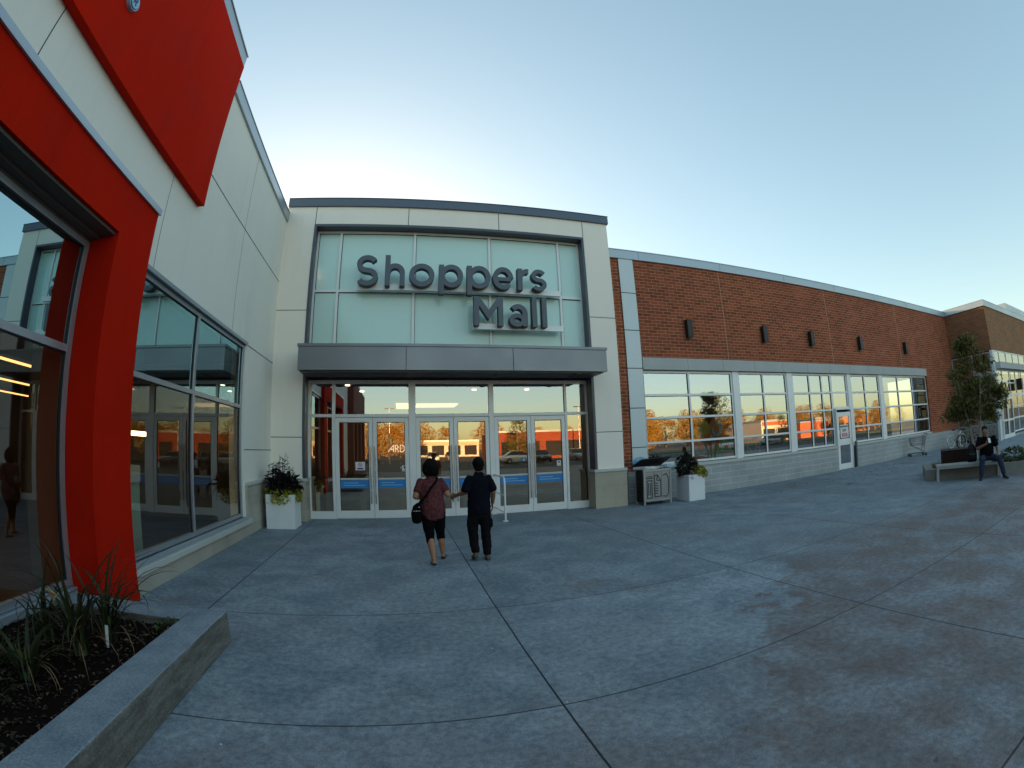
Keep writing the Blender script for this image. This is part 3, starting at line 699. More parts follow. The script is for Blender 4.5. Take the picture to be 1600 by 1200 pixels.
# ------------------------------------------------------------------ leaf helpers
def leaf_mat(name, c1, c2, trans=.25, rough=.5):
    m, nt, ns, ls = nodes(name)
    n = noise(nt, posn(nt), 9, 2); rn = nt.nodes.new('ShaderNodeNewGeometry').outputs['Random Per Island']
    f = mathn(nt, 'ADD', mathn(nt, 'MULTIPLY', n, .5), mathn(nt, 'MULTIPLY', rn, .5))
    c = mixc(nt, ramp(nt, f, .2, .8), c1, c2)
    b = ns.new('ShaderNodeBsdfPrincipled'); ls.new(c, b.inputs['Base Color']); b.inputs['Roughness'].default_value = rough
    t = ns.new('ShaderNodeBsdfTranslucent'); ls.new(c, t.inputs[0])
    x = ns.new('ShaderNodeMixShader'); x.inputs[0].default_value = trans; ls.new(b.outputs[0], x.inputs[1]); ls.new(t.outputs[0], x.inputs[2])
    out(nt, x.outputs[0]); return m
M['leaf_green'] = leaf_mat('leaf_green', (.035,.060,.015), (.09,.13,.03))
M['leaf_dark'] = leaf_mat('leaf_dark', (.010,.013,.008), (.032,.034,.016))
M['leaf_purple'] = leaf_mat('leaf_purple', (.010,.007,.008), (.035,.016,.020))
M['leaf_lime'] = leaf_mat('leaf_lime', (.26,.25,.015), (.50,.44,.04))
M['leaf_tree'] = leaf_mat('leaf_tree', (.055,.062,.010), (.20,.185,.035))
M['leaf_gold'] = leaf_mat('leaf_gold', (.26,.13,.008), (.52,.27,.015))
M['petal_pink'] = mat('petal_pink', (.42,.24,.34), .6)
M['blade'] = leaf_mat('blade', (.012,.020,.006), (.042,.055,.016), .3)
M['bark'] = mat('bark', (.16,.135,.11), .9, var=.3, scale=12, bump=.5, bscale=60)
M['soil'] = mat('soil', (.009,.005,.0035), .95, var=.4, spec=.1, scale=20, bump=1, bscale=60, fine=.4)
M['dry'] = mat('dry_leaf', (.16,.09,.045), .8, var=.4, scale=30)
def add_leaf(m, p, d, up, ln, wd, mi=0, fold=.25):
    d = d.normalized(); s = d.cross(up)
    if s.length < 1e-4: s = d.orthogonal()
    s.normalize(); n = s.cross(d)
    a = p; b = p+d*ln*.5+s*wd*.5+n*wd*fold; c = p+d*ln-n*ln*.12; e = p+d*ln*.5-s*wd*.5+n*wd*fold; mid = p+d*ln*.5
    k = len(m.v); m.v += [tuple(a), tuple(b), tuple(c), tuple(e), tuple(mid)]
    for f in ((k, k+1, k+4), (k+1, k+2, k+4), (k+4, k+2, k+3), (k, k+4, k+3)): m.f.append(f); m.m.append(mi); m.sm.append(False)
def rv(r): return Vector((r.uniform(-1,1), r.uniform(-1,1), r.uniform(-1,1)))
def blob_leaves(m, r, c, rad, n, ln, wd, mi=0, droop=.2):
    c = Vector(c)
    for _ in range(n):
        v = rv(r)
        while v.length > 1 or v.length < .05: v = rv(r)
        u = v.normalized(); q = v.length**.45
        p = c+Vector((u.x*rad[0], u.y*rad[1], u.z*rad[2]))*q
        d = u+rv(r)*.8; d.z -= droop
        s = r.uniform(.7, 1.3); add_leaf(m, p, d, Vector((0,0,1))+rv(r)*.5, ln*s, wd*s, mi)

# ------------------------------------------------------------------ square planters with plants
def pot(x0, x1, y0, y1, hgt, label, name='square_planter'):
    t = thing(name, ((x0+x1)/2, (y0+y1)/2, 0), label, 'planter', group='white square planters by the entrance')
    m = MB(); w = .035
    m.box(x0, x1, y0, y0+w, .0, hgt); m.box(x0, x1, y1-w, y1, .0, hgt); m.box(x0, x0+w, y0+w, y1-w, .0, hgt); m.box(x1-w, x1, y0+w, y1-w, .0, hgt)
    m.obj('body', M['pot'], t, True, bevel=.008)
    m = MB(); m.box(x0+w, x1-w, y0+w, y1-w, hgt-.10, hgt-.06); m.obj('soil', M['soil'], t, True)
    return t
pot(-3.13, -2.45, 10.50, 11.16, .78, 'white square planter left of the doors, holding tall purple plants')
pot(7.76, 8.33, 11.02, 11.68, .75, 'white square planter beside the recycling bin under the windows')
r = random.Random(3)
t = thing('planter_plant', (-2.79, 10.83, .7), 'tall dark purple plant with a lime green skirt in the left white planter', 'plant', group='plants in the white planters')
m = MB(); stems = MB()
for k in range(30):
    x, y = -2.79+r.uniform(-.28,.28), 10.83+r.uniform(-.26,.26)
    H_ = r.uniform(.45, .8) if k % 3 else r.uniform(.7, 1.02)
    if x < -2.95: H_ *= r.uniform(.8, 1.0)
    if x > -2.65: H_ *= .72
    top = Vector((x+r.uniform(-.12,.12), y+r.uniform(-.1,.1), .7+H_)); b0 = Vector((x, y, .70)); mid = (b0+top)/2+Vector((r.uniform(-.04,.04),0,0))
    stems.tube([b0, mid, top], [.006,.005,.003], 5)
    for j in range(26):
        f = r.uniform(.15, 1.0); p = b0.lerp(top, f); d = rv(r); d.z = abs(d.z)*.4
        add_leaf(m, p, d, Vector((0,0,1))+rv(r)*.4, r.uniform(.05,.10)*(1.2-.4*f), r.uniform(.035,.06))
blob_leaves(m, r, (-2.79, 10.80, .92), (.34, .32, .20), 420, .13, .07); blob_leaves(m, r, (-2.92, 10.72, 1.10), (.2, .2, .2), 160, .13, .06); blob_leaves(m, r, (-2.60, 10.74, 1.02), (.2, .2, .16), 120, .15, .08)
for k in range(5):
    a = r.uniform(-.3, .6); stems.tube([(-2.65, 10.7, 1.0), (-2.5+a*.1, 10.55, 1.25-k*.05), (-2.35+a*.3, 10.45, .95-k*.08)], .004, 4)
    add_leaf(m, Vector((-2.44+a*.1, 10.5, 1.0)), Vector((1, -.4, -.3)), Vector((0,0,1)), .24, .13)
m.obj('foliage', M['leaf_purple'], t, True, fix=False); stems.obj('stems', M['leaf_purple'], t, True)
m = MB()
for k in range(620):
    a = r.uniform(0, 2*math.pi); x = -2.79+.39*math.cos(a)*r.uniform(.8,1.05); y = 10.83+.36*math.sin(a)*r.uniform(.8,1.05)
    add_leaf(m, Vector((x, y, .79+r.uniform(-.20,.12))), Vector((math.cos(a), math.sin(a), r.uniform(-.9,.2))), Vector((0,0,1))+rv(r)*.5, r.uniform(.06,.11), r.uniform(.05,.08))
m.obj('trailing_foliage', M['leaf_lime'], t, True, fix=False)
t = thing('planter_plant', (8.05, 11.35, .68), 'low dark plant with a lime mound and pink flowers beside the bin', 'plant', group='plants in the white planters')
m = MB(); blob_leaves(m, r, (7.98, 11.40, .92), (.30, .28, .28), 700, .10, .06); blob_leaves(m, r, (7.80, 11.35, 1.05), (.22, .2, .22), 250, .09, .05); blob_leaves(m, r, (8.15, 11.5, 1.05), (.2, .2, .2), 160, .09, .05)
m.obj('foliage', M['leaf_dark'], t, True, fix=False)
m = MB(); blob_leaves(m, r, (8.19, 11.12, .84), (.20, .20, .13), 650, .05, .045); blob_leaves(m, r, (8.32, 11.05, .76), (.10, .12, .09), 160, .05, .045); m.obj('trailing_foliage', M['leaf_lime'], t, True, fix=False)
m = MB(); blob_leaves(m, r, (7.86, 11.02, .74), (.06, .06, .14), 60, .035, .03); blob_leaves(m, r, (8.25, 11.5, 1.14), (.08, .08, .05), 20, .03, .03); m.obj('flower', M['petal_pink'], t, True, fix=False)

# ------------------------------------------------------------------ recycling bin
t = thing('recycling_bin', (6.88, 11.55, 0), 'dark metal recycling bin with outlined bottle and paper symbols and a raised lid', 'bin')
x0, x1, y0, y1 = 6.42, 7.33, 11.28, 11.78
m = MB()
for x in (x0, x1-.05):
    m.box(x, x+.05, y0, y0+.05, 0, 1.0); m.box(x, x+.05, y1-.05, y1, 0, 1.0)
m.box(x0+.05, x1-.05, y0+.004, y0+.046, .93, .99); m.box(x0+.05, x1-.05, y0+.004, y0+.046, .10, .15)
m.obj('corner_frame', M['greypanel2'] if 'greypanel2' in M else mat('pale_grey_metal', (.38,.38,.38), .4, .5), t, True, bevel=.005)
m = MB(); m.box(x0+.004, x0+.03, y0+.05, y1-.05, .08, .98); m.box(x1-.03, x1-.004, y0+.05, y1-.05, .08, .98); m.box(x0+.05, x1-.05, y1-.04, y1-.004, .08, .98); m.obj('side_panel', M['darkmetal'], t, True)
for i in range(3):
    a = x0+.055+i*.268; m = MB(); m.box(a, a+.262, y0+.012, y0+.03, .155, .925)
    pn = m.obj('front_panel', mat('grey_front', (.30,.31,.31), .4, .4), t, True, bevel=.003)
    k = MB(); mp = lambda u, v, d: (a+u, y0+.011-d, v); sw = .026
    if i == 0:
        k.stroke([(.05,.80),(.05,.74),(.22,.74),(.20,.79),(.09,.79)], sw, mp, 0, .004)
        k.stroke([(.05,.68),(.05,.20),(.21,.20),(.21,.68)], sw, mp, 0, .005, closed=True); k.stroke([(.10,.62),(.10,.27)], sw, mp, 0, .004); k.stroke([(.16,.62),(.16,.27)], sw, mp, 0, .004)
    elif i == 1:
        k.stroke([(.03,.22),(.03,.82),(.13,.82),(.23,.66),(.23,.22)], sw, mp, 0, .004, closed=True); k.stroke([(.12,.81),(.10,.68),(.225,.665)], sw, mp, 0, .005)
        for z in (.60,.53,.46,.39,.32): k.stroke([(.05, z),(.14, z-.01)], sw, mp, 0, .004)
    else:
        k.stroke([(.03,.80),(.15,.84),(.22,.72),(.22,.30),(.15,.20),(.03,.22)], sw, mp, 0, .004)
    k.obj('symbol', M['ink'], pn, True)
m = MB(); lid = [(x0-.10, y1+.02, 1.06), (x1-.02, y1+.02, 1.06), (x1+.10, y0+.10, 1.30), (x0+.02, y0+.10, 1.27)]
m.raw([Vector(q) for q in lid]+[Vector(q)+Vector((0,.015,.02)) for q in lid], [(0,1,2,3),(7,6,5,4),(0,4,5,1),(1,5,6,2),(2,6,7,3),(3,7,4,0)]); m.obj('lid', M['darkmetal'], t, True)
m = MB(); m.box(x0+.03, x1-.03, y0+.05, y1-.04, .955, .975); m.obj('inner_tray', M['black'], t, True)
def bag(name, c, rx, ry, rz, col, label, seed):
    q = random.Random(seed); m = MB(); m.ball(c, rx, ry, rz, 22, 14)
    m.v = [tuple(Vector(c)+(Vector(p)-Vector(c))*(1+q.uniform(-.13,.13))) for p in m.v]
    o = m.obj(name, mat(name+'_'+str(seed), col, .25, var=.15, scale=12, spec=.6), smooth=False); tag(o, label, 'bag', 'plastic bags bulging from the bin'); return o
bag('plastic_bag', (6.70, 11.42, 1.02), .27, .14, .055, (.62,.60,.58), 'crumpled white plastic bag under the raised bin lid', 1)
bag('plastic_bag', (7.40, 11.45, 1.03), .20, .16, .07, (.50,.58,.64), 'pale bluish plastic bag bulging off the bin toward the plant', 2)
m = MB(); q = [(6.30, 11.86, 1.05), (6.50, 11.70, 1.30), (6.95, 11.75, 1.36), (7.02, 11.80, 1.28), (6.7, 11.85, 1.22)]
bag('plastic_bag', (6.62, 11.80, 1.20), .26, .05, .13, (.16,.36,.50), 'light blue plastic sheet poking out behind the bin lid', 3)

# ------------------------------------------------------------------ hand rail by the door
t = thing('door_guard_rail', (2.46, 11.5, 0), 'white tubular guard rail standing out from the door post', 'railing')
x = 2.44
m = MB(); m.tube([(x, 10.92, .0), (x, 10.92, .96), (x, 10.95, 1.03), (x, 11.02, 1.06), (x, 12.15, 1.06)], .024, 10)
m.obj('rail_loop', M['white_paint'], t, True)
for z in (.62, .20):
    m = MB(); m.tube([(x, 10.935, z), (x, 12.15, z)], .016, 8); m.obj('crossbar', M['white_paint'], t, True)
m = MB(); m.box(x-.06, x+.06, 10.86, 10.98, 0, .012); m.obj('foot_plate', M['white_paint'], t, True)

# ------------------------------------------------------------------ notices on the glass
def text_mesh(body, size, mapf, mats, parent=None, name='lettering', world=True, depth=.002, bold=0.0):
    cu = bpy.data.curves.new('txt', 'FONT'); cu.body = body; cu.size = size; cu.align_x = 'CENTER'; cu.align_y = 'CENTER'; cu.extrude = depth; cu.offset = bold
    o = bpy.data.objects.new('txt', cu); COL.objects.link(o); dg = bpy.context.evaluated_depsgraph_get(); me = bpy.data.meshes.new_from_object(o.evaluated_get(dg))
    m = MB(); m.raw([mapf(v.co.x, v.co.y, v.co.z) for v in me.vertices], [tuple(p.vertices) for p in me.polygons])
    bpy.data.objects.remove(o); bpy.data.curves.remove(cu); bpy.data.meshes.remove(me)
    return m.obj(name, mats, parent, world)
def notice(x, z, w, h_, label, y=12.195, name='notice', board='sign_white'):
    t = thing(name, (x, y, z), label, 'notice', group='notices stuck on the entrance doors')
    m = MB(); m.box(x-w/2, x+w/2, y-.004, y, z-h_/2, z+h_/2); m.obj('sheet', M[board], t, True); return t
YN = 12.196
t = notice(-1.06, 1.37, .25, .215, 'white no-smoking notice with a barred circle on the first door', YN)
m = MB(); ring = arc(0, 0, .05, .05, 0, 345, 23); mp = lambda a, b, d: (-1.06+a, YN-.004-d, 1.405+b)
m.stroke(ring, .012, mp, 0, .002, True); m.stroke([(-.035,.035),(.035,-.035)], .010, mp, 0, .003); m.obj('barred_circle', M['sign_red'], t, True)
m = MB(); m.stroke([(-.03,-.005),(.025,-.005)], .012, mp, 0, .0015); m.obj('cigarette', M['ink'], t, True)
m = MB(); m.box(-1.06-.08, -1.06+.08, YN-.007, YN-.004, 1.285, 1.325); m.obj('text_band', M['sign_blue'], t, True)
for x, z, lb in ((.085, 1.30, 'small white notice with a black mark on the second door'), (4.28, 1.30, 'small white notice with a black mark on the last door')):
    t = notice(x, z, .115, .15, lb, YN); m = MB(); m.prism([(-.025,.02),(-.01,.035),(.02,.03),(.028,.0),(.0,-.03)], lambda a, b, d: (x+a, YN-.004-d, z+.02+b), 0, .002); m.box(x-.04, x+.04, YN-.006, YN-.004, z-.055, z-.048); m.obj('mark', M['ink'], t, True)
t = thing('accessibility_sticker', (3.28, YN, 1.45), 'round blue accessibility sticker on the fifth door', 'sticker', group='notices stuck on the entrance doors')
m = MB(); m.cyl((3.28, YN-.004, 1.45), .065, .004, 'y', 24); m.obj('disc', mat('sticker_blue', (.05,.17,.42), .5), t, True)
m = MB(); mp = lambda a, b, d: (3.28+a, YN-.005-d, 1.45+b); m.stroke([(-.012,.03),(-.008,-.005),(.02,-.005),(.03,-.035)], .012, mp, 0, .002); m.stroke(arc(0,-.012,.026,.026,120,330,10), .008, mp, 0, .0015); m.ball((3.28-.012, YN-.006, 1.45+.043), .009, .002, .009, 8, 6); m.obj('wheelchair_mark', M['sign_white'], t, True)
t = thing('exit_notice', (17.12, D2+.03, 1.55), 'white emergency exit notice with a red line on the brick wing door', 'notice')
m = MB(); m.box(16.83, 17.42, D2+.027, D2+.035, 1.30, 1.84); m.obj('sheet', M['sign_white'], t, True)
mp = lambda zz: (lambda a, b, d: (17.125+a, D2+.026-d, zz+b))
text_mesh('EMERGENCY', .10, mp(1.755), M['ink'], t, bold=.003); text_mesh('EXIT', .14, mp(1.60), M['ink'], t, bold=.004)
m = MB(); m.box(16.93, 17.33, D2+.024, D2+.027, 1.35, 1.49); m.obj('red_band', M['sign_red'], t, True)
text_mesh('ONLY', .12, lambda a, b, d: (17.13+a, D2+.0235-d, 1.42+b), M['sign_white'], t, bold=.003)

# ------------------------------------------------------------------ mural inside the window
t = thing('window_mural', (9.95, D2+.24, 1.1), 'colourful painted panel of orange, teal commas and a green wave inside the first window', 'mural')
ym = D2+.24
mp = lambda a, b, d: (a, ym-d, b)
m = MB(); m.prism([(9.05,1.08),(10.80,1.08),(10.80,1.9),(10.72,2.4),(10.4,2.62),(10.2,2.2),(9.95,2.45),(9.7,2.1),(9.45,2.25),(9.25,1.9),(9.05,1.7)], mp, 0, .02); m.obj('orange_panel', mat('mural_orange', (.80,.19,.035), .7, var=.3, scale=2.5), t, True)
m = MB(); m.prism([(9.06,1.75),(9.5,1.8),(9.8,2.05),(9.7,2.3),(9.45,2.4),(9.2,2.2),(9.06,2.0)], mp, .022, .03); m.obj('yellow_patch', mat('mural_yellow', (.6,.42,.05), .7, var=.3), t, True)
m = MB()
for i, (cx, cz, s, a) in enumerate(((9.38,1.45,.20,0), (9.72,1.62,.19,20), (10.08,2.02,.17,-10), (10.22,2.35,.15,15), (9.30,1.95,.13,40))):
    m.stroke([(cx+s*math.cos(R(q+a)), cz+s*1.1*math.sin(R(q+a))) for q in range(170, 420, 18)], s*.55, mp, .032+i*.001, .04)
m.obj('teal_comma', mat('mural_teal', (.25,.55,.62), .7, var=.2), t, True)
m = MB(); m.stroke([(9.6,1.14),(9.95,1.22),(10.2,1.45),(10.45,1.62),(10.75,1.65)], .20, mp, .045, .05); m.stroke([(10.1,1.14),(10.4,1.3),(10.75,1.36)], .16, mp, .046, .051); m.obj('green_wave', mat('mural_green', (.09,.36,.08), .7, var=.3), t, True)
t = thing('window_decal', (11.6, D2+.24, 1.1), 'dark panel with pale brown curls inside the second window', 'mural')
m = MB(); m.box(11.2, 12.33, ym+.01, ym+.03, 1.07, 1.70); m.obj('dark_panel', mat('mural_dark', (.03,.028,.025), .7), t, True)
m = MB()
for i, (cx, cz, s, a) in enumerate(((11.4,1.4,.1,0),(11.62,1.52,.09,30),(11.8,1.35,.12,-30),(11.55,1.2,.08,20),(12.0,1.2,.1,0))):
    m.stroke([(cx+s*math.cos(R(q+a)), cz+s*1.3*math.sin(R(q+a))) for q in range(-40, 190, 18)], .035, mp, i*.001, .006+i*.001)
m.obj('curl', mat('mural_curl', (.38,.27,.20), .7), t, True)

# ------------------------------------------------------------------ inside the mall
t = thing('vestibule_counter', (1.4, 13.6, 0), 'grey counter with pale top standing behind the entrance doors', 'counter')
m = MB(); m.box(-2.2, 5.1, 13.5, 13.9, .905, .96); m.obj('counter_top', M['counter_top'], t, True)
m = MB(); m.box(-2.2, 5.1, 13.52, 13.6, .64, .90); m.obj('front_panel', M['greypanel'], t, True)
m = MB()
for x in (-2.2, -1.2, -.2, .8, 1.8, 2.8, 3.8, 4.9): m.box(x, x+.16, 13.54, 13.8, .01, .64)
m.box(-2.1, 4.95, 13.62, 13.7, .33, .46); m.obj('support', M['greypanel'], t, True)
E_warm = emis('lamp_warm', (1.0,.62,.30), .6); E_white = emis('lamp_white', (1.0,.85,.6), 2.2)
def ceiling_panel(x0, x1, y0, y1, z, lab, k):
    o = bx(x0, x1, y0, y1, z-.03, z).obj('ceiling_light', k); tag(o, lab, 'ceiling light', 'lights inside the mall'); return o
ceiling_panel(-.16, .45, 18.3, 20.6, 3.6, 'small square warm ceiling light inside the mall', E_warm)
ceiling_panel(.66, 2.33, 18.5, 19.9, 3.6, 'wide warm ceiling light inside the mall behind the middle transom', E_warm)
for i, (x, y, lb) in enumerate(((-1.5, 13.2, 'small round ceiling spot above the first door'), (-1.2, 14.6, 'small round ceiling spot deeper behind the first door'), (2.3, 14.2, 'small round ceiling spot above the middle doors'), (4.0, 14.2, 'small round ceiling spot above the last doors'))):
    m = MB(); m.cyl((x, y, 3.59), .07, .025, 'z', 16); o = m.obj('ceiling_spot', E_white); tag(o, lb, 'ceiling light', 'lights inside the mall')
t = thing('store_name_sign', (.0, 21.8, 1.65), 'white lit store name letters inside the mall seen through the second door', 'sign')
E_sign = emis('sign_lit', (1, .85, .62), .5)
m = MB(); mp = lambda a, b, d: (-.33+a*.6, 21.75-d, 1.685+b*.6); q = .05
m.stroke([(-.42,0),(.0,.52)], q, mp, 0, .03); m.stroke([(.0,.54),(.0,0)], q, mp, 0, .031); m.stroke([(-.2,.20),(.0,.20)], q, mp, 0, .032)
m.stroke([(.14,0),(.14,.52),(.30,.52),(.38,.40),(.30,.27),(.14,.27)], q, mp, 0, .03); m.stroke([(.26,.26),(.40,0)], q, mp, 0, .031)
m.stroke([(.53,.0),(.53,.52),(.70,.52),(.84,.40),(.84,.12),(.70,.0)], q, mp, 0, .03, True)
m.stroke([(1.30,.52),(1.02,.52),(1.02,.0),(1.30,.0)], q, mp, 0, .03); m.stroke([(1.03,.27),(1.24,.27)], q, mp, 0, .031)
m.obj('lettering', E_sign, t, True)

# ------------------------------------------------------------------ inside the red-portal store
for i, (x, z, lb) in enumerate(((-6.5, 3.0, 'nearest glowing strip lamp inside the red portal shop'), (-8.73, 3.0, 'second glowing strip lamp inside the red portal shop'), (-10.95, 3.0, 'third glowing strip lamp inside the red portal shop'))):
    t = thing('strip_lamp', (x, 2, z), lb, 'strip lamp', group='strip lamps inside the red portal shop')
    m = MB(); ye = (7.2, 9.5, 11.2)[i]; m.box(x-.05, x+.05, -5, ye, z+.012, z+.06); m.obj('housing', M['greypanel'], t, True)
    m = MB(); m.box(x-.035, x+.035, -4.95, ye-.05, z-.02, z+.01); m.obj('tube', emis('strip_%d' % i, (1.0,.55,.20), .8), t, True)
def shelf(x, y, w, d, h_, lab, col):
    t = thing('shop_shelf', (x, y, 0), lab, 'shelf', group='shelves inside the red portal shop')
    m = MB(); m.box(-w/2, w/2, -.02, .02, 0.01, h_)
    for s in (-1, 1): m.box(s*w/2-.02, s*w/2+.02, -d/2, d/2, .01, h_)
    m.obj('frame', M['darkmetal'], t)
    m = MB()
    for k in range(5): m.box(-w/2+.021, w/2-.021, -d/2, d/2, .1+k*(h_-.2)/5, .13+k*(h_-.2)/5)
    m.obj('board', M['greypanel'], t)
    m = MB(); q = random.Random(int(x*10+y*7))
    for k in range(5):
        a = -w/2+.05
        while a < w/2-.15:
            ww = q.uniform(.06, .16); m.box(a, a+ww, -d/2+.03, d/2-.03, .131+k*(h_-.2)/5, .131+k*(h_-.2)/5+q.uniform(.12, (h_-.2)/5-.05), q.randrange(4)); a += ww+.01
    m.obj('goods', [mat('goods_a', (.12,.05,.03), .6), mat('goods_b', (.06,.07,.08), .6), mat('goods_c', (.25,.18,.09), .6), mat('goods_d', (.16,.05,.04), .6)], t)
    t.rotation_euler.z = R(90); return t
shelf(-7.2, 2.6, 2.4, .5, 1.9, 'low stocked shelf nearest the red portal window', 0)
shelf(-9.2, 5.0, 2.6, .5, 2.2, 'stocked shelf behind the wall window of the shop', 0)
shelf(-11.5, 1.5, 3.0, .5, 2.2, 'tall stocked shelf deep inside the shop', 0)
shelf(-7.0, 8.6, 2.0, .5, 1.7, 'stocked shelf near the inner end of the shop', 0)
t = thing('lit_poster', (-10.2, 7.0, 1.9), 'small glowing yellow poster deep inside the shop', 'lit sign')
m = MB(); m.box(-10.2, -10.15, 6.75, 7.2, 1.95, 2.5); m.obj('frame', M['darkmetal'], t, True)
m = MB(); m.box(-10.148, -10.14, 6.78, 7.17, 1.98, 2.47); m.obj('face', emis('poster_lit', (1,.50,.10), .9), t, True)
for i, (y, lb) in enumerate(((6.9, 'short white bar lamp inside the wall window, nearer the red pillar'), (8.6, 'short white bar lamp inside the wall window, farther from the red pillar'))):
    t = thing('bar_lamp', (-5.3, y, 2.0), lb, 'lamp', group='bar lamps inside the wall window')
    m = MB(); m.box(-5.33, -5.27, y-.25, y+.25, 1.98, 2.07); m.obj('face', emis('bar_lit_%d' % i, (1.0,.85,.6), 1.6), t, True)
    m = MB(); m.tube([(-5.3, y, 2.07), (-5.3, y, 3.9)], .012); m.obj('rod', M['darkmetal'], t, True)
t = thing('display_stand', (-4.2, 6.55, 0), 'pale narrow display stand just inside the wall window', 'stand')
m = MB(); m.box(-4.22, -4.18, 6.3, 6.8, .05, 1.25); m.obj('panel', mat('stand_pale', (.35,.55,.56), .4), t, True)
m = MB(); m.box(-4.4, -4.0, 6.28, 6.82, .01, .05); m.obj('base', M['greypanel'], t, True)
m = MB(); m.box(-4.3, -4.1, 6.35, 6.7, 1.25, 1.5); m.obj('header', M['counter_top'], t, True)
# ------------------------------------------------------------------ foreground planter by the red portal
kw = MB(); kw.box(-2.02, -1.68, -6, 4.09, 0, .31); kw.box(-3.52, -2.02, 3.77, 4.09, 0, .31)
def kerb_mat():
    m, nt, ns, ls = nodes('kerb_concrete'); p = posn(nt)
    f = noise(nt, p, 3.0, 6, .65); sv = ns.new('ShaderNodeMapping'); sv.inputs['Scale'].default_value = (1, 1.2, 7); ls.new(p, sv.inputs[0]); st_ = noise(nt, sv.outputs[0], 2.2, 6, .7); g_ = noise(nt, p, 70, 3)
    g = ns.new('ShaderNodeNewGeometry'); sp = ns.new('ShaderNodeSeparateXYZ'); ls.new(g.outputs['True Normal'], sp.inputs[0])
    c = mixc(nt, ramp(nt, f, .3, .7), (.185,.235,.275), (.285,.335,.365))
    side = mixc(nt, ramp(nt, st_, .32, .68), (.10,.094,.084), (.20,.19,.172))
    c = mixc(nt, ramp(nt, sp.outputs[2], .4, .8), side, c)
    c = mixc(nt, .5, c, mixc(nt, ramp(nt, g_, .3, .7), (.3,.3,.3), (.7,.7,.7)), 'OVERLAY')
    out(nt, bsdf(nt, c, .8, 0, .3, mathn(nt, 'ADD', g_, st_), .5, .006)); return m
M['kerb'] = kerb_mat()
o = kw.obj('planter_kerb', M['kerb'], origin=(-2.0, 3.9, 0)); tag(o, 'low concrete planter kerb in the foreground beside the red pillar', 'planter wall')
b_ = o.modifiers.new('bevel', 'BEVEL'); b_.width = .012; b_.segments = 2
def soil_patch(x0, x1, y0, y1, z, amp, nx, ny, seed):
    m = MB(); q = random.Random(seed); V = []
    for i in range(nx+1):
        for k in range(ny+1):
            V.append((x0+(x1-x0)*i/nx, y0+(y1-y0)*k/ny, z+q.uniform(-amp, amp)))
    m.raw(V, [(i*(ny+1)+k, (i+1)*(ny+1)+k, (i+1)*(ny+1)+k+1, i*(ny+1)+k+1) for i in range(nx) for k in range(ny)], 0, True); return m
o = soil_patch(-3.6, -2.02, -6, 3.775, .235, .012, 60, 300, 2).obj('planter_soil', M['soil'], origin=(-2.8, 2, .2)); tag(o, 'dark mulch soil in the foreground planter', 'soil', kind='stuff')
r = random.Random(11); m = MB()
for k in range(1500):
    x, y = r.uniform(-3.4, -2.06), r.uniform(.6, 3.74); d = Vector((r.uniform(-1,1), r.uniform(-1,1), r.uniform(-.1,.15)))
    add_leaf(m, Vector((x, y, .247)), d, Vector((0,0,1))+rv(r)*.4, r.uniform(.02,.07), r.uniform(.012,.03), 0 if r.random() < .75 else 1)
o = m.obj('mulch_chips', [mat('mulch', (.035,.019,.012), .9, var=.5, scale=30), M['dry']], origin=(-2.8, 2, .24), fix=False); tag(o, 'scattered wood chips and dry leaves on the planter soil', 'mulch', kind='stuff')
def blade(m, p, az, ln, wd, lean, droop, r, mi=0):
    n = 9; d = Vector((math.cos(az), math.sin(az), 0)); s = Vector((-math.sin(az), math.cos(az), 0)); pts = []
    ang = R(90-lean); q = Vector(p); step = ln/n
    for i in range(n+1):
        t = i/n; w = wd*(.65+.6*t if t < .35 else .86*(1-((t-.35)/.65)**1.7)+.02)
        pts.append((q-s*w/2, q+Vector((0,0,-w*.18))+d*0, q+s*w/2))
        q = q+(d*math.cos(ang)+Vector((0,0,1))*math.sin(ang))*step; ang -= R(droop)*(.3+1.4*t)/n*2
    V = [v for tr in pts for v in tr]; m.raw(V, [(3*i+a, 3*i+a+1, 3*i+a+4, 3*i+a+3) for i in range(n) for a in (0, 1)], mi, True)
def clump(x, y, n, ln, label, seed, lean=(2, 22), flower=False, biased=None):
    q = random.Random(seed); t = thing('daylily_plant', (x, y, .235), label, 'plant', group='strap-leaved plants in the foreground planter')
    m = MB()
    for k in range(n):
        az = q.uniform(0, 2*math.pi) if biased is None else q.gauss(biased, .8)
        blade(m, (x+q.uniform(-.05,.05), y+q.uniform(-.05,.05), .235), az, ln*q.uniform(.55,1.05), q.uniform(.020,.040), q.uniform(*lean), q.uniform(20, 75) if k % 3 else q.uniform(70, 135), q)
    m.obj('foliage', M['blade'], t, True, fix=False)
    m = MB()
    for k in range(4): blade(m, (x+q.uniform(-.05,.05), y+q.uniform(-.05,.05), .235), q.uniform(-1.5,1.5), ln*q.uniform(.6,.95), .012, q.uniform(15,40), q.uniform(70,130), q)
    m.obj('dry_leaf', M['dry'], t, True, fix=False)
    m = MB()
    for k in range(7):
        a = q.uniform(0, 6.28); m.tube([(x+.03*math.cos(a), y+.03*math.sin(a), .20), (x+.035*math.cos(a), y+.035*math.sin(a), .40), (x+.05*math.cos(a), y+.05*math.sin(a), .47)], [.010,.009,.004], 6)
    m.obj('stem', mat('pale_stem', (.07,.085,.025), .6, var=.2), t, True)
    return t
clump(-2.50, 2.92, 36, 1.02, 'tall strap-leaved plant in the middle of the foreground planter', 5, (0, 20))
clump(-2.43, 3.22, 34, 1.0, 'strap-leaved plant beside the white plant label', 6, (0, 26), biased=.3)
clump(-2.62, 2.42, 28, .72, 'drooping strap-leaved plant nearest the camera', 8, (10, 40))
clump(-2.95, 3.05, 22, .75, 'sparse strap-leaved plant against the shop plinth', 9, (0, 30))
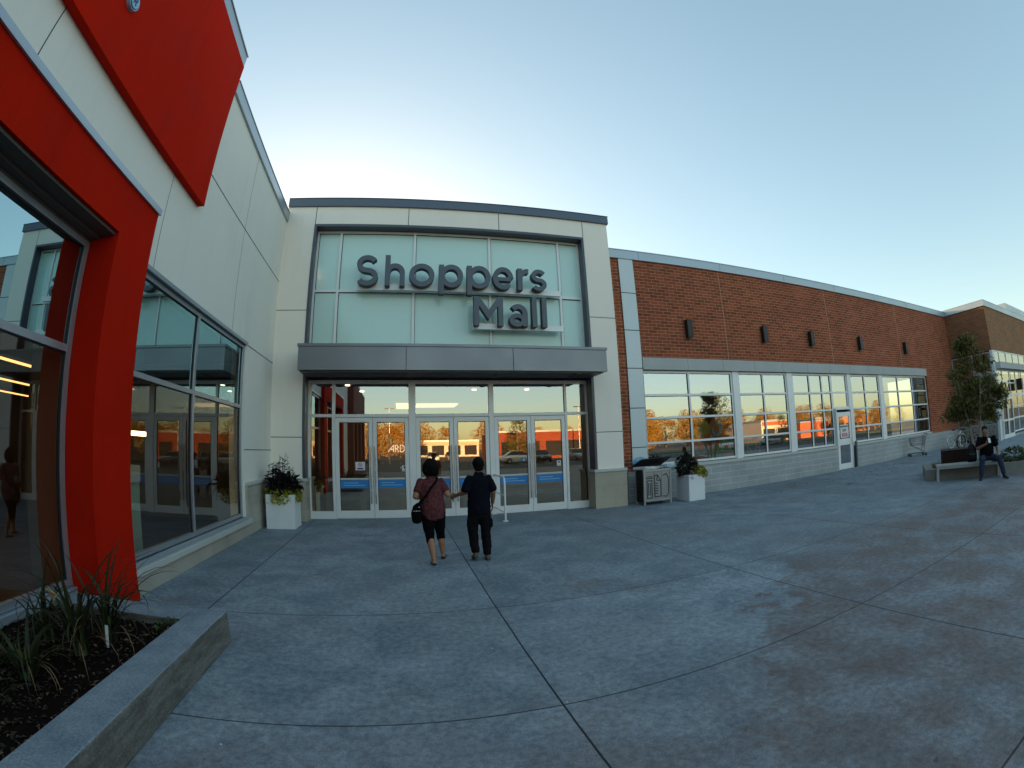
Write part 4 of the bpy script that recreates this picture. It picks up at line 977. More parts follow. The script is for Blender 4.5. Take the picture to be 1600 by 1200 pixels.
clump(-2.98, 2.45, 30, .55, 'low arching strap-leaved plant below the shop window', 12, (25, 60))
clump(-2.55, 1.85, 14, .5, 'strap-leaved plant cut by the lower edge of the photo', 13, (20, 60))
t = thing('dry_flower', (-2.80, 2.72, .235), 'withered yellow daylily flower bending on its stalk', 'flower')
m = MB(); m.tube([(-2.80, 2.72, .23), (-2.85, 2.80, .5), (-2.83, 2.93, .68), (-2.78, 2.99, .66)], .006, 6); m.obj('stalk', M['blade'], t, True)
m = MB()
for k in range(6): add_leaf(m, Vector((-2.78, 2.98, .67)), Vector((.6+.5*math.cos(k), .3+.5*math.sin(k), -.5)), Vector((0,0,1)), .09, .035)
m.tube([(-2.80,2.96,.70),(-2.77,3.0,.65)], [.012,.02], 8); m.obj('petal', mat('wither_yellow', (.42,.27,.10), .7, var=.2), t, True, fix=False)
t = thing('plant_label', (-2.40, 3.14, .235), 'small white plastic plant label stuck in the soil', 'plant label')
m = MB(); m.prism([(-.012,0),(.012,0),(.016,.20),(-.016,.20)], lambda a, b, d: (-2.40+a+b*.12, 3.14+d, .22+b), 0, .003); m.obj('tag', M['sign_white'], t, True)
m = MB(); blob_leaves(m, r, (-2.10, 3.68, .27), (.10, .10, .04), 70, .05, .03)
o = m.obj('weed_plant', M['leaf_green'], fix=False); tag(o, 'small green weed in the inner corner of the planter', 'plant')

# ------------------------------------------------------------------ bodies
from mathutils import noise as mnoise
def remesh(mb, name, m_, parent, voxel=.007, it=3, world=True, ruf=0., fq=(9, 9, 9)):
    v = mb
    me = bpy.data.meshes.new('tmp'); me.from_pydata(v.v, [], v.f); bm = bmesh.new(); bm.from_mesh(me); bmesh.ops.recalc_face_normals(bm, faces=bm.faces); bm.to_mesh(me); bm.free()
    o = bpy.data.objects.new('tmp', me); COL.objects.link(o)
    q = o.modifiers.new('r', 'REMESH'); q.mode = 'VOXEL'; q.voxel_size = voxel
    if it: q = o.modifiers.new('s', 'SMOOTH'); q.factor = .5; q.iterations = it
    dg = bpy.context.evaluated_depsgraph_get(); me2 = bpy.data.meshes.new_from_object(o.evaluated_get(dg)); bpy.data.objects.remove(o)
    r_ = MB(); r_.raw([tuple(x.co + x.normal*ruf*mnoise.fractal(Vector((x.co.x*fq[0], x.co.y*fq[1], x.co.z*fq[2])), 1.0, 2.0, 4)) if ruf else tuple(x.co) for x in me2.vertices], [tuple(p.vertices) for p in me2.polygons], 0, True); bpy.data.meshes.remove(me2)
    return r_.obj(name, m_, parent, world, smooth=True, fix=False)
def hand(m, w, d, nrm, thumb, sc=1., curl=.5):
    """w wrist, d finger direction, nrm palm normal, thumb side vector"""
    w = Vector(w); d = Vector(d).normalized(); nrm = Vector(nrm); nrm = (nrm-d*nrm.dot(d)).normalized(); s = d.cross(nrm).normalized()
    if s.dot(Vector(thumb)) < 0: s = -s
    m.loft([(w-d*.01, .024*sc, .019*sc), (w+d*.03*sc, .034*sc, .015*sc), (w+d*.085*sc, .040*sc, .013*sc)], 12, side=s)
    for i, (o, L_) in enumerate(((.030,.070),(.010,.078),(-.010,.072),(-.029,.056))):
        p = w+d*.085*sc+s*o*sc; pts = [p]; a = 0
        for k in range(3):
            a += curl*(.5+.35*k); q = (d*math.cos(a)+nrm*math.sin(a)).normalized(); p = p+q*L_*sc*(.42, .32, .26)[k]; pts.append(p)
        m.loft([(pts[0], .0085*sc, .0085*sc), (pts[1], .008*sc, .008*sc), (pts[2], .0075*sc, .0075*sc), (pts[3], .006*sc, .006*sc)], 8)
    p = w+d*.025*sc+s*.030*sc
    m.loft([(p, .012*sc, .012*sc), (p+(s*.6+d*.75+nrm*.25)*.04*sc, .010*sc, .010*sc), (p+(s*.55+d*1.2+nrm*.6)*.055*sc, .0075*sc, .0075*sc)], 8)
def head(m, c, f, up=(0,0,1), sc=1.):
    """skull, jaw, nose, ears facing f"""
    c = Vector(c); f = Vector(f).normalized(); up = Vector(up); up = (up-f*up.dot(f)).normalized(); s = f.cross(up)
    Mx = Matrix((s, f, up)).transposed()
    m.ball(c+up*.025*sc-f*.012*sc, .074*sc, .093*sc, .092*sc, 18, 12, M=Mx)
    m.loft([(c+up*.02*sc+f*.028*sc, .066*sc, .062*sc), (c-up*.045*sc+f*.032*sc, .058*sc, .056*sc), (c-up*.085*sc+f*.042*sc, .036*sc, .036*sc)], 14, side=s)
    m.loft([(c+up*.022*sc+f*.085*sc, .008*sc, .008*sc), (c-up*.022*sc+f*.104*sc, .014*sc, .012*sc)], 8, side=s)
    m.loft([(c-up*.055*sc+f*.086*sc-s*.02*sc, .007*sc, .007*sc), (c-up*.056*sc+f*.094*sc, .008*sc, .008*sc), (c-up*.055*sc+f*.086*sc+s*.02*sc, .007*sc, .007*sc)], 8)
    for k in (-1, 1):
        m.loft([(c+s*k*.074*sc-f*.005*sc+up*.03*sc, .008*sc, .018*sc), (c+s*k*.078*sc-f*.005*sc-up*.03*sc, .006*sc, .012*sc)], 8, side=s)
        m.loft([(c+s*k*.012*sc+up*.04*sc+f*.086*sc, .006*sc, .006*sc), (c+s*k*.05*sc+up*.04*sc+f*.070*sc, .006*sc, .006*sc)], 8)
    return s, f, up
M['skin_w'] = mat('skin_tan', (.36,.18,.105), .55, var=.08, scale=8)
M['skin_m'] = mat('skin_brown', (.22,.105,.060), .55, var=.08, scale=8)
M['hair'] = mat('black_hair', (.004,.003,.0025), .7, var=.4, scale=60, spec=.1)
M['maroon'] = mat('maroon_tee', (.118,.038,.041), .95, spec=.1, var=.14, scale=11, bump=.9, bscale=13, fine=.3, bdist=.03)
M['navy'] = mat('navy_tee', (.006,.007,.013), .95, spec=.08, var=.3, scale=8, bump=.9, bscale=12, bdist=.035)
M['leggings'] = mat('black_leggings', (.004,.004,.0045), .9, spec=.08, var=.2, scale=10)
M['cargo'] = mat('charcoal_trousers', (.009,.008,.009), .95, spec=.08, var=.35, scale=8, bump=1.0, bscale=14, bdist=.035)
M['jeans'] = mat('blue_jeans', (.030,.040,.075), .95, spec=.1, var=.3, scale=12, bump=.9, bscale=14, bdist=.03)
M['shoe_black'] = mat('black_shoe', (.008,.008,.009), .5)
M['sneaker'] = mat('olive_sneaker', (.10,.085,.055), .7, var=.2, scale=20)
M['sole'] = mat('dark_sole', (.02,.018,.016), .8)
def V3(*a): return Vector(a)
def lerp(a, b, t): return Vector(a).lerp(Vector(b), t)
def limb(m, a, b, r0, r1, rm=None, n=12, bulge=None):
    a = Vector(a); b = Vector(b); rm = rm or (r0+r1)/2; mid = a.lerp(b, .45)
    if bulge is not None: mid = mid+Vector(bulge)
    m.loft([(a, r0, r0), (mid, rm, rm), (b, r1, r1)], n)

# ---- the woman
t = thing('person', (.47, 7.25, 0), 'person with a black bob in a maroon tee and black capris walking hand in hand', 'person', group='couple walking to the doors')
J = dict(sl=V3(.290,7.25,1.275), sr=V3(.610,7.25,1.275), el=V3(.205,7.20,1.06), er=V3(.705,7.19,1.075), wl=V3(.31,7.37,1.02), wr=V3(.765,7.37,1.045),
         hl=V3(.385,7.25,.80), hr=V3(.555,7.25,.80), kl=V3(.405,7.21,.44), kr=V3(.585,7.42,.44), al=V3(.443,7.07,.085), ar=V3(.615,7.44,.10))
tor = [(V3(.47,7.25,.76), .155, .120), (V3(.47,7.245,.86), .185, .140), (V3(.465,7.25,.98), .172, .128), (V3(.455,7.255,1.10), .175, .130), (V3(.45,7.255,1.21), .188, .118), (V3(.45,7.25,1.285), .158, .085), (V3(.45,7.25,1.335), .075, .062)]
m = MB(); m.loft(tor, 20); m.loft([(V3(.45,7.25,1.30), .058, .058), (V3(.45,7.27,1.42), .052, .052)], 12)
head(m, (.455, 7.285, 1.495), (.10, 1, -.03), sc=1.05)
limb(m, J['sl'], J['el'], .058, .047, .054); limb(m, J['el'], J['wl'], .046, .029, .043); limb(m, J['sr'], J['er'], .058, .047, .054); limb(m, J['er'], J['wr'], .046, .029, .043)
hand(m, J['wl'], (.25,.4,-.55), (-.2,-.5,-.3), (0,1,.3), .9, .7); hand(m, J['wr'], (.12,.5,-.35), (.9,-.1,.2), (0,.2,1), .9, .5)
for k in 'lr':
    limb(m, J['h'+k], J['k'+k], .10, .062, .092, 14); limb(m, J['k'+k], J['a'+k], .060, .036, .058, 12, (0,-.02,.02))
    a = J['a'+k]; m.loft([(a+V3(0,-.02,-.045), .034, .035), (a+V3(.005,.07,-.055), .037, .026), (a+V3(.012,.16,-.068), .030, .014)], 10, side=(1,0,0))
remesh(m, 'body', M['skin_w'], t, .0065)
m = MB(); m.loft([(V3(.475,7.25,.765), .195, .148), (V3(.472,7.245,.87), .200, .153), (V3(.466,7.25,.99), .186, .142), (V3(.456,7.255,1.10), .190, .143), (V3(.45,7.255,1.21), .200, .130), (V3(.45,7.25,1.275), .190, .105), (V3(.45,7.25,1.315), .125, .085), (V3(.45,7.25,1.335), .080, .070)], 22)
limb(m, J['sl']+V3(.01,0,.005), lerp(J['sl'], J['el'], .62), .070, .068, .070); limb(m, J['sr']+V3(-.01,0,.005), lerp(J['sr'], J['er'], .62), .070, .068, .070)
remesh(m, 'tee_shirt', M['maroon'], t, .008, 9, ruf=.011, fq=(9, 9, 6))
m = MB(); m.loft([(V3(.47,7.25,.74), .170, .135), (V3(.47,7.245,.83), .188, .142)], 18)
for k in 'lr': limb(m, J['h'+k], J['k'+k], .110, .072, .100, 14); limb(m, J['k'+k], lerp(J['k'+k], J['a'+k], .30), .070, .066, .069, 12, (0,-.005,0))
remesh(m, 'capri_trousers', M['leggings'], t, .008, ruf=.006, fq=(10,10,12))
for k, dx in (('l', -.01), ('r', .05)):
    a = J['a'+k]; m = MB(); m.loft([(a+V3(0,-.035,-.062), .036, .024), (a+V3(dx*.4,.06,-.068), .041, .018), (a+V3(dx,.165,-.072), .034, .015)], 12, side=(1,0,0)); remesh(m, 'shoe', M['shoe_black'], t, .005, 2)
m = MB(); m.loft([(V3(.452,7.265,1.60), .060, .062), (V3(.452,7.262,1.575), .098, .102), (V3(.452,7.258,1.52), .120, .118), (V3(.453,7.245,1.46), .126, .104), (V3(.455,7.238,1.415), .116, .082), (V3(.455,7.240,1.395), .095, .060)], 22, side=(1,0,0))
m.v = [(a+.006*math.sin(37*math.atan2(a-.452, 7.26-b)), b, c) for a, b, c in m.v]
remesh(m, 'hair', M['hair'], t, .006, 2, ruf=.012, fq=(45, 45, 14))
# ---- her bag (held, so its own thing)
t = thing('shoulder_bag', (.22, 7.17, .66), 'black cross-body bag hanging at the hip of the person in maroon', 'bag')
m = MB(); m.loft([(V3(.215,7.19,.68), .075, .055), (V3(.215,7.19,.79), .088, .07), (V3(.23,7.19,.90), .07, .05), (V3(.25,7.18,.94), .04, .03)], 16); remesh(m, 'body', M['leggings'], t, .008)
m = MB(); pts = [V3(.24,7.15,.92), V3(.30,7.075,1.0), V3(.38,7.085,1.10), V3(.45,7.10,1.20), V3(.53,7.15,1.29), V3(.555,7.21,1.345), V3(.54,7.30,1.34), V3(.46,7.385,1.20), V3(.33,7.39,1.03), V3(.25,7.27,.92)]
def strap(m, pts, w, th, nrm):
    k = len(pts); V = []
    for i, p in enumerate(pts):
        tt = (pts[min(i+1,k-1)]-pts[max(i-1,0)]).normalized(); nn = (p-nrm).normalized(); nn = (nn-tt*nn.dot(tt)).normalized(); s = tt.cross(nn)
        V += [p-s*w/2, p+s*w/2, p+s*w/2+nn*th, p-s*w/2+nn*th]
    F = [(4*i+a, 4*i+(a+1)%4, 4*i+4+(a+1)%4, 4*i+4+a) for i in range(k-1) for a in range(4)]+[(0,1,2,3), (4*k-1,4*k-2,4*k-3,4*k-4)]
    m.raw(V, F, 0, False)
strap(m, pts, .034, .006, V3(.46,7.24,1.1)); m.obj('strap', M['leggings'], t, True)
m = MB(); m.box(.16, .27, 7.115, 7.122, .84, .85); m.ball((.255, 7.125, .90), .012, .008, .012, 8, 6); m.obj('zip', M['steel'], t, True)

# ---- the man
t = thing('person', (1.2, 7.25, 0), 'person with short black hair in a navy tee and charcoal trousers holding hands', 'person', group='couple walking to the doors')
J = dict(sl=V3(1.055,7.25,1.305), sr=V3(1.360,7.25,1.305), el=V3(.985,7.20,1.10), er=V3(1.425,7.21,1.08), wl=V3(.865,7.36,1.045), wr=V3(1.425,7.30,.90),
         hl=V3(1.115,7.25,.80), hr=V3(1.285,7.25,.80), kl=V3(1.09,7.27,.45), kr=V3(1.295,7.27,.45), al=V3(1.105,7.17,.14), ar=V3(1.295,7.19,.085))
tor = [(V3(1.2,7.25,.76), .150, .110), (V3(1.2,7.25,.86), .165, .118), (V3(1.202,7.255,.99), .155, .108), (V3(1.205,7.255,1.12), .168, .115), (V3(1.207,7.255,1.23), .183, .108), (V3(1.207,7.25,1.31), .150, .080), (V3(1.207,7.25,1.355), .070, .060)]
m = MB(); m.loft(tor, 20); m.loft([(V3(1.207,7.25,1.32), .056, .056), (V3(1.207,7.265,1.44), .054, .054)], 12)
head(m, (1.208, 7.275, 1.515), (-.08, 1, -.05), sc=1.04)
limb(m, J['sl'], J['el'], .055, .043, .050); limb(m, J['el'], J['wl'], .042, .028, .039); limb(m, J['sr'], J['er'], .055, .043, .050); limb(m, J['er'], J['wr'], .042, .028, .039)
hand(m, J['wl'], (-.5,.35,-.25), (-.1,.9,-.3), (0,.2,1), .95, .8); hand(m, J['wr'], (-.03,.10,-1), (-1,.1,0), (0,1,0), .95, .35)
for k in 'lr':
    limb(m, J['h'+k], J['k'+k], .090, .058, .080, 14); limb(m, J['k'+k], J['a'+k], .054, .038, .052, 12)
remesh(m, 'body', M['skin_m'], t, .0065)
m = MB(); m.loft([(V3(1.2,7.25,.785), .182, .138), (V3(1.2,7.25,.87), .180, .135), (V3(1.202,7.255,.99), .175, .126), (V3(1.205,7.255,1.12), .184, .130), (V3(1.207,7.255,1.23), .196, .122), (V3(1.207,7.25,1.305), .190, .105), (V3(1.207,7.25,1.345), .120, .080), (V3(1.207,7.25,1.365), .078, .068)], 22)
limb(m, J['sl']+V3(.01,0,.005), lerp(J['sl'], J['el'], .80)+V3(-.012,0,0), .070, .078, .072); limb(m, J['sr']+V3(-.01,0,.005), lerp(J['sr'], J['er'], .74)+V3(.01,0,0), .070, .076, .072)
remesh(m, 'tee_shirt', M['navy'], t, .008, 9, ruf=.011, fq=(9, 9, 6))
m = MB(); m.loft([(V3(1.2,7.25,.735), .160, .125), (V3(1.2,7.25,.83), .172, .128)], 18)
for k in 'lr': limb(m, J['h'+k], J['k'+k], .104, .080, .094, 14); limb(m, J['k'+k], lerp(J['k'+k], J['a'+k], .92), .080, .064, .076, 12)
m.ball((1.02,7.24,.60), .03, .06, .085); m.ball((1.38,7.24,.60), .03, .06, .085)
remesh(m, 'trousers', M['cargo'], t, .008, ruf=.011, fq=(9,9,11))
for nm, a, hl_, tp in (('l', J['al'], V3(1.105,7.135,.10), V3(1.095,7.33,.035)), ('r', J['ar'], V3(1.297,7.145,.05), V3(1.325,7.39,.040))):
    m = MB(); m.loft([(hl_, .040, .046), (hl_.lerp(tp, .45), .045, .040), (tp, .038, .026)], 12, side=(1,0,0)); s_ = remesh(m, 'shoe', M['sneaker'], t, .005, 2)
    up = V3(0, -.25, -.97) if nm == 'l' else V3(0, 0, -1)
    m = MB(); dn = up*.030; m.loft([(hl_+dn*1.0, .044, .012), (hl_.lerp(tp, .5)+dn*.95, .047, .012), (tp+dn*.75, .040, .010)], 12, side=(1,0,0)); m.obj('sole', M['sole'], s_, True)
m = MB(); m.ball((1.207, 7.262, 1.546), .092, .108, .098, 20, 12); m.loft([(V3(1.207,7.225,1.53), .082, .066), (V3(1.207,7.212,1.455), .066, .042)], 16, side=(1,0,0)); remesh(m, 'hair', M['hair'], t, .007, 3, ruf=.012, fq=(45, 45, 14))

# ------------------------------------------------------------------ bench corner (turned frame: x along the bench, y behind it)
BO = (13.14, 6.15, 0); BR = math.atan2(-.876, .483)
def bw_(a, b, z=0):
    c, s = math.cos(BR), math.sin(BR); return Vector((BO[0]+a*c-b*s, BO[1]+a*s+b*c, z))
M['bench'] = mat('pale_bench', (.36,.36,.345), .6, var=.12, scale=6, fine=.2, bump=.1)
t = thing('bench', BO, 'pale square-legged bench beside the concrete planter with a person sitting on it', 'bench', rz=BR)
m = MB(); m.box(-.03, 1.95, -.0, .42, .40, .455); m.obj('seat', M['bench'], t, bevel=.006)
for x in (0, 1.86):
    for y in (.005, .355):
        m = MB(); m.box(x-.02, x+.045, y, y+.06, 0, .399); m.obj('leg', M['bench'], t, bevel=.005)
m = MB(); m.box(.046, 1.839, .02, .05, .345, .398); m.obj('apron', M['bench'], t)
PA0, PB0, PA1, PB1 = -.35, .457, 9.5, 2.6
t = thing('concrete_planter', BO, 'long low concrete planter behind the bench with a tree and shrubs', 'planter', rz=BR)
m = MB(); w_ = .28; hh = .31
m.box(PA0, PA1, PB0, PB0+w_, 0, hh); m.box(PA0, PA1, PB1-w_, PB1, 0, hh); m.box(PA0, PA0+w_, PB0+w_, PB1-w_, 0, hh); m.box(PA1-w_, PA1, PB0+w_, PB1-w_, 0, hh)
m.obj('wall', mat('planter_concrete', (.22,.21,.19), .85, var=.22, scale=2.5, bump=.3, bscale=60, fine=.25), t)
m = soil_patch(PA0+w_, PA1-w_, PB0+w_, PB1-w_, .24, .01, 60, 16, 4); m.obj('soil', M['soil'], t, fix=False)
t = thing('planter_box', BO, 'plain dark brown box standing in the concrete planter behind the bench', 'box', rz=BR)
m = MB()
m.box(.20, 1.05, .80, .84, .24, .78); m.box(.20, 1.05, 1.2, 1.24, .24, .78); m.box(.20, .24, .84, 1.2, .24, .78); m.box(1.01, 1.05, .84, 1.2, .24, .78); m.obj('side_board', mat('brown_board', (.026,.014,.010), .8, spec=.15, var=.25, scale=5), t)
m = MB(); m.box(.18, 1.07, .78, .842, .781, .80); m.box(.18, 1.07, 1.198, 1.26, .781, .80); m.obj('rim', mat('brown_rim', (.13,.10,.085), .6), t)
t = thing('backpack', bw_(1.05, .2, .455), 'black backpack standing on the bench beside the sitting person', 'backpack', rz=BR)
m = MB(); m.loft([((0,0,.05), .15, .10), ((0,0,.2), .155, .11), ((0,.01,.36), .14, .09), ((0,.015,.43), .09, .06)], 16); m.loft([((0,-.10,.08), .11, .05), ((0,-.10,.22), .10, .05)], 12); remesh(m, 'body', M['black'], t, .01, 2, world=False)
m = MB(); m.tube([(-.04,0,.44), (-.03,0,.50), (.03,0,.50), (.04,0,.44)], .009, 6); m.obj('handle', M['black'], t); m = MB(); m.box(-.09, .09, -.157, -.15, .21, .217); m.obj('zip', M['steel'], t)
# ---- seated person
t = thing('person', bw_(1.5, .2, 0), 'person in a black shirt and blue jeans sitting on the bench looking at a phone', 'person', rz=BR)
H_ = V3(0,.02,.545)
J = dict(sr=V3(-.205,-.055,1.04), sl=V3(.205,-.055,1.04), er=V3(-.30,-.17,.80), el=V3(.30,-.08,.79), wr=V3(-.07,-.35,.90), wl=V3(.27,-.34,.66),
         hr=V3(-.11,0,.53), hl=V3(.11,0,.53), kr=V3(-.22,-.47,.52), kl=V3(.28,-.47,.52), ar=V3(-.26,-.50,.095), al=V3(.40,-.52,.095))
HC = V3(-.06,-.16,1.225)
def seat_torso(k=0.):
    return [(V3(0,.03,.53), .175+k, .14+k), (V3(0,-.01,.64), .195+k, .165+k), (V3(0,-.02,.78), .19+k, .16+k), (V3(-.01,-.03,.92), .195+k, .14+k), (V3(-.02,-.055,1.02), .18+k, .11+k), (V3(-.03,-.075,1.085), .08+k*.5, .07+k*.5)]
m = MB(); m.loft(seat_torso(), 20); m.loft([(V3(-.03,-.08,1.06), .062, .062), (V3(-.05,-.12,1.17), .058, .058)], 12)
fd = Vector((-.15, -.85, -.42)); s_, f_, u_ = head(m, HC, fd, (0,-.2,1), 1.08)
limb(m, J['sr'], J['er'], .062, .048, .056); limb(m, J['er'], J['wr'], .048, .031, .043); limb(m, J['sl'], J['el'], .062, .048, .056); limb(m, J['el'], J['wl'], .048, .031, .043)
hand(m, J['wr'], (.6,-.35,.45), (.3,.75,.3), (0,.3,1), 1., .8); hand(m, J['wl'], (-.15,-.7,-.35), (0,-.2,-1), (-1,0,0), 1., .5)
for k in 'rl': limb(m, J['h'+k], J['k'+k], .095, .065, .09, 14); limb(m, J['k'+k], J['a'+k], .06, .04, .058, 12)
body = remesh(m, 'body', M['skin_m'], t, .008, 2, world=False)
for k in (-1, 1): m = MB(); m.ball(HC+f_*.083+u_*.022+s_*k*.031, .011, .011, .009, 8, 6); m.obj('eye', mat('eye_dark', (.03,.02,.015), .2), t)
m = MB(); m.loft(seat_torso(.018), 22)
for k in 'rl': limb(m, J['s'+k], lerp(J['s'+k], J['e'+k], .72), .078, .082, .08)
remesh(m, 'shirt', mat('black_shirt', (.006,.006,.0065), .95, spec=.08, var=.2, scale=10, bump=.3, bscale=20), t, .009, 2, world=False, ruf=.012, fq=(9,9,7))
m = MB(); m.loft([(V3(0,.02,.50), .18, .15), (V3(0,.0,.60), .195, .165)], 18)
for k in 'rl': limb(m, J['h'+k], J['k'+k], .108, .082, .10, 14); limb(m, J['k'+k]+V3(0,-.01,0), lerp(J['k'+k], J['a'+k], .93), .080, .062, .075, 12)
remesh(m, 'jeans', M['jeans'], t, .009, 2, world=False, ruf=.010, fq=(9,9,10))
for k in 'rl':
    a = J['a'+k]; dx = -.05 if k == 'r' else .07; m = MB(); m.loft([(a+V3(0,.05,-.045), .042, .042), (a+V3(dx*.5,-.06,-.05), .046, .038), (a+V3(dx,-.19,-.062), .040, .024)], 12, side=(1,0,0)); remesh(m, 'shoe', M['shoe_black'], t, .007, 2, world=False)
m = MB(); m.ball(HC+u_*.055-f_*.030, .086, .098, .082, 18, 12, M=Matrix((s_, f_, u_)).transposed()); m.loft([(HC-f_*.075+u_*.02, .066, .045), (HC-f_*.08-u_*.05, .055, .03)], 14, side=s_); remesh(m, 'hair', M['hair'], t, .008, 2, world=False, ruf=.012, fq=(45, 45, 14))
pc = J['wr']+V3(.10,-.03,.085)
ph = thing('phone', bw_(1.5+pc.x, .2+pc.y, pc.z), 'white phone held up by the person sitting on the bench', 'phone', rz=BR)
m = MB(); m.box(-.038, .038, -.006, .006, -.06, .075); o = m.obj('body', M['sign_white'], ph, bevel=.004); o.rotation_euler = (R(-25), 0, R(20))

# ------------------------------------------------------------------ tree and shrubs in the planter
t = thing('tree', bw_(1.45, 1.5, .24), 'small dark green tree with pale multiple stems in the concrete planter', 'tree')
r = random.Random(21); tr = MB(); base = bw_(1.45, 1.5, .22); tips = []
for k in range(5):
    a = k*1.26; p = [base+Vector((.06*math.cos(a), .06*math.sin(a), 0))]; d = Vector((math.cos(a)*.16, math.sin(a)*.16, 1))
    for i in range(6): p.append(p[-1]+d*.42+rv(r)*.03); d.x *= 1.12; d.y *= 1.12
    tr.tube(p, [.038,.034,.029,.024,.018,.012,.006], 8); tips += p[3:]
    for i in range(2, 6):
        for _ in range(3):
            e = p[i]+Vector((r.uniform(-1,1), r.uniform(-1,1), r.uniform(-.1,.6)))*r.uniform(.35,.65); tr.tube([p[i], (p[i]+e)/2+Vector((0,0,.06)), e], [.012,.008,.004], 5); tips.append(e)
tr.obj('trunk', mat('pale_bark', (.34,.28,.22), .85, var=.25, scale=14), t, True)
cm = MB(); C0 = base
prof = [(1.35,.35), (1.6,.72), (2.0,.90), (2.5,.92), (3.0,.82), (3.45,.58), (3.85,.26)]
def prad(z):
    for (a, ra), (b, rb) in zip(prof, prof[1:]):
        if a <= z <= b: return ra+(rb-ra)*(z-a)/(b-a)
    return .15
for lx, lz, lr in ((.82,1.55,.26),(.62,1.9,.40),(.30,2.25,.50),(-.02,2.65,.55),(-.50,2.35,.46),(-.66,1.75,.34),(-.82,2.05,.24),(.10,3.15,.46),(.02,3.65,.30),(.22,3.45,.30),(-.32,2.95,.40),(.46,2.75,.32),(0,1.75,.42),(-.20,2.1,.45),(.35,1.5,.30),(-.35,1.48,.28)):
    for k in range(8):
        u = rv(r).normalized()*lr*r.uniform(.35, 1.05); c = C0+Vector((-.34*lx, .94*lx, lz))+Vector((u.x, u.y, u.z*.8)); s = r.uniform(.10, .22)
        blob_leaves(cm, r, c, (s, s, s*.55), 64, .10, .042, 0, .4)
for e in [e for e in tips if e.z > 1.6]: blob_leaves(cm, r, e, (.2,.2,.15), 26, .11, .042, 0, .4)
cm.obj('crown', M['leaf_tree'], t, True, fix=False)
for i, (a, b, s, lb) in enumerate(((2.5, 1.0, .42, 'leafy low shrub in the planter just past the sitting person'), (3.4, 1.1, .5, 'leafy low shrub in the planter, second past the sitting person'), (4.4, 1.1, .5, 'leafy low shrub in the planter at the photo edge'), (5.6, 1.3, .55, 'leafy low shrub in the far part of the planter'))):
    m = MB(); c = bw_(a, b, .42); blob_leaves(m, r, c, (s, s, .24), 800, .085, .05); st_ = MB()
    t = thing('shrub', bw_(a, b, .24), lb, 'shrub', group='low shrubs in the concrete planter'); m.obj('foliage', M['leaf_green'], t, True, fix=False)
    for k in range(6): st_.tube([bw_(a, b, .22), c+rv(r)*.25], .006, 5)
    st_.obj('stem', M['bark'], t, True)
t = thing('grass_tuft', bw_(.1, .95, .24), 'pale grass tuft beside the brown box in the planter', 'grass tuft'); m = MB()
for k in range(60): c = bw_(.1+r.uniform(-.22,.12), .95+r.uniform(-.1,.1), .24); blade(m, c, r.uniform(0,6.28), r.uniform(.2,.42), .012, r.uniform(5,35), r.uniform(10,60), r)
m.obj('foliage', leaf_mat('pale_grass', (.10,.10,.03), (.20,.18,.07)), t, True, fix=False)
t = thing('paper_cup', bw_(.42, .60, .31), 'small white crumpled cup on the planter edge behind the bench', 'cup'); m = MB(); m.tube([(0,0,0),(0,0,.09)], [.028,.036], 14); m.obj('cup', M['sign_white'], t)

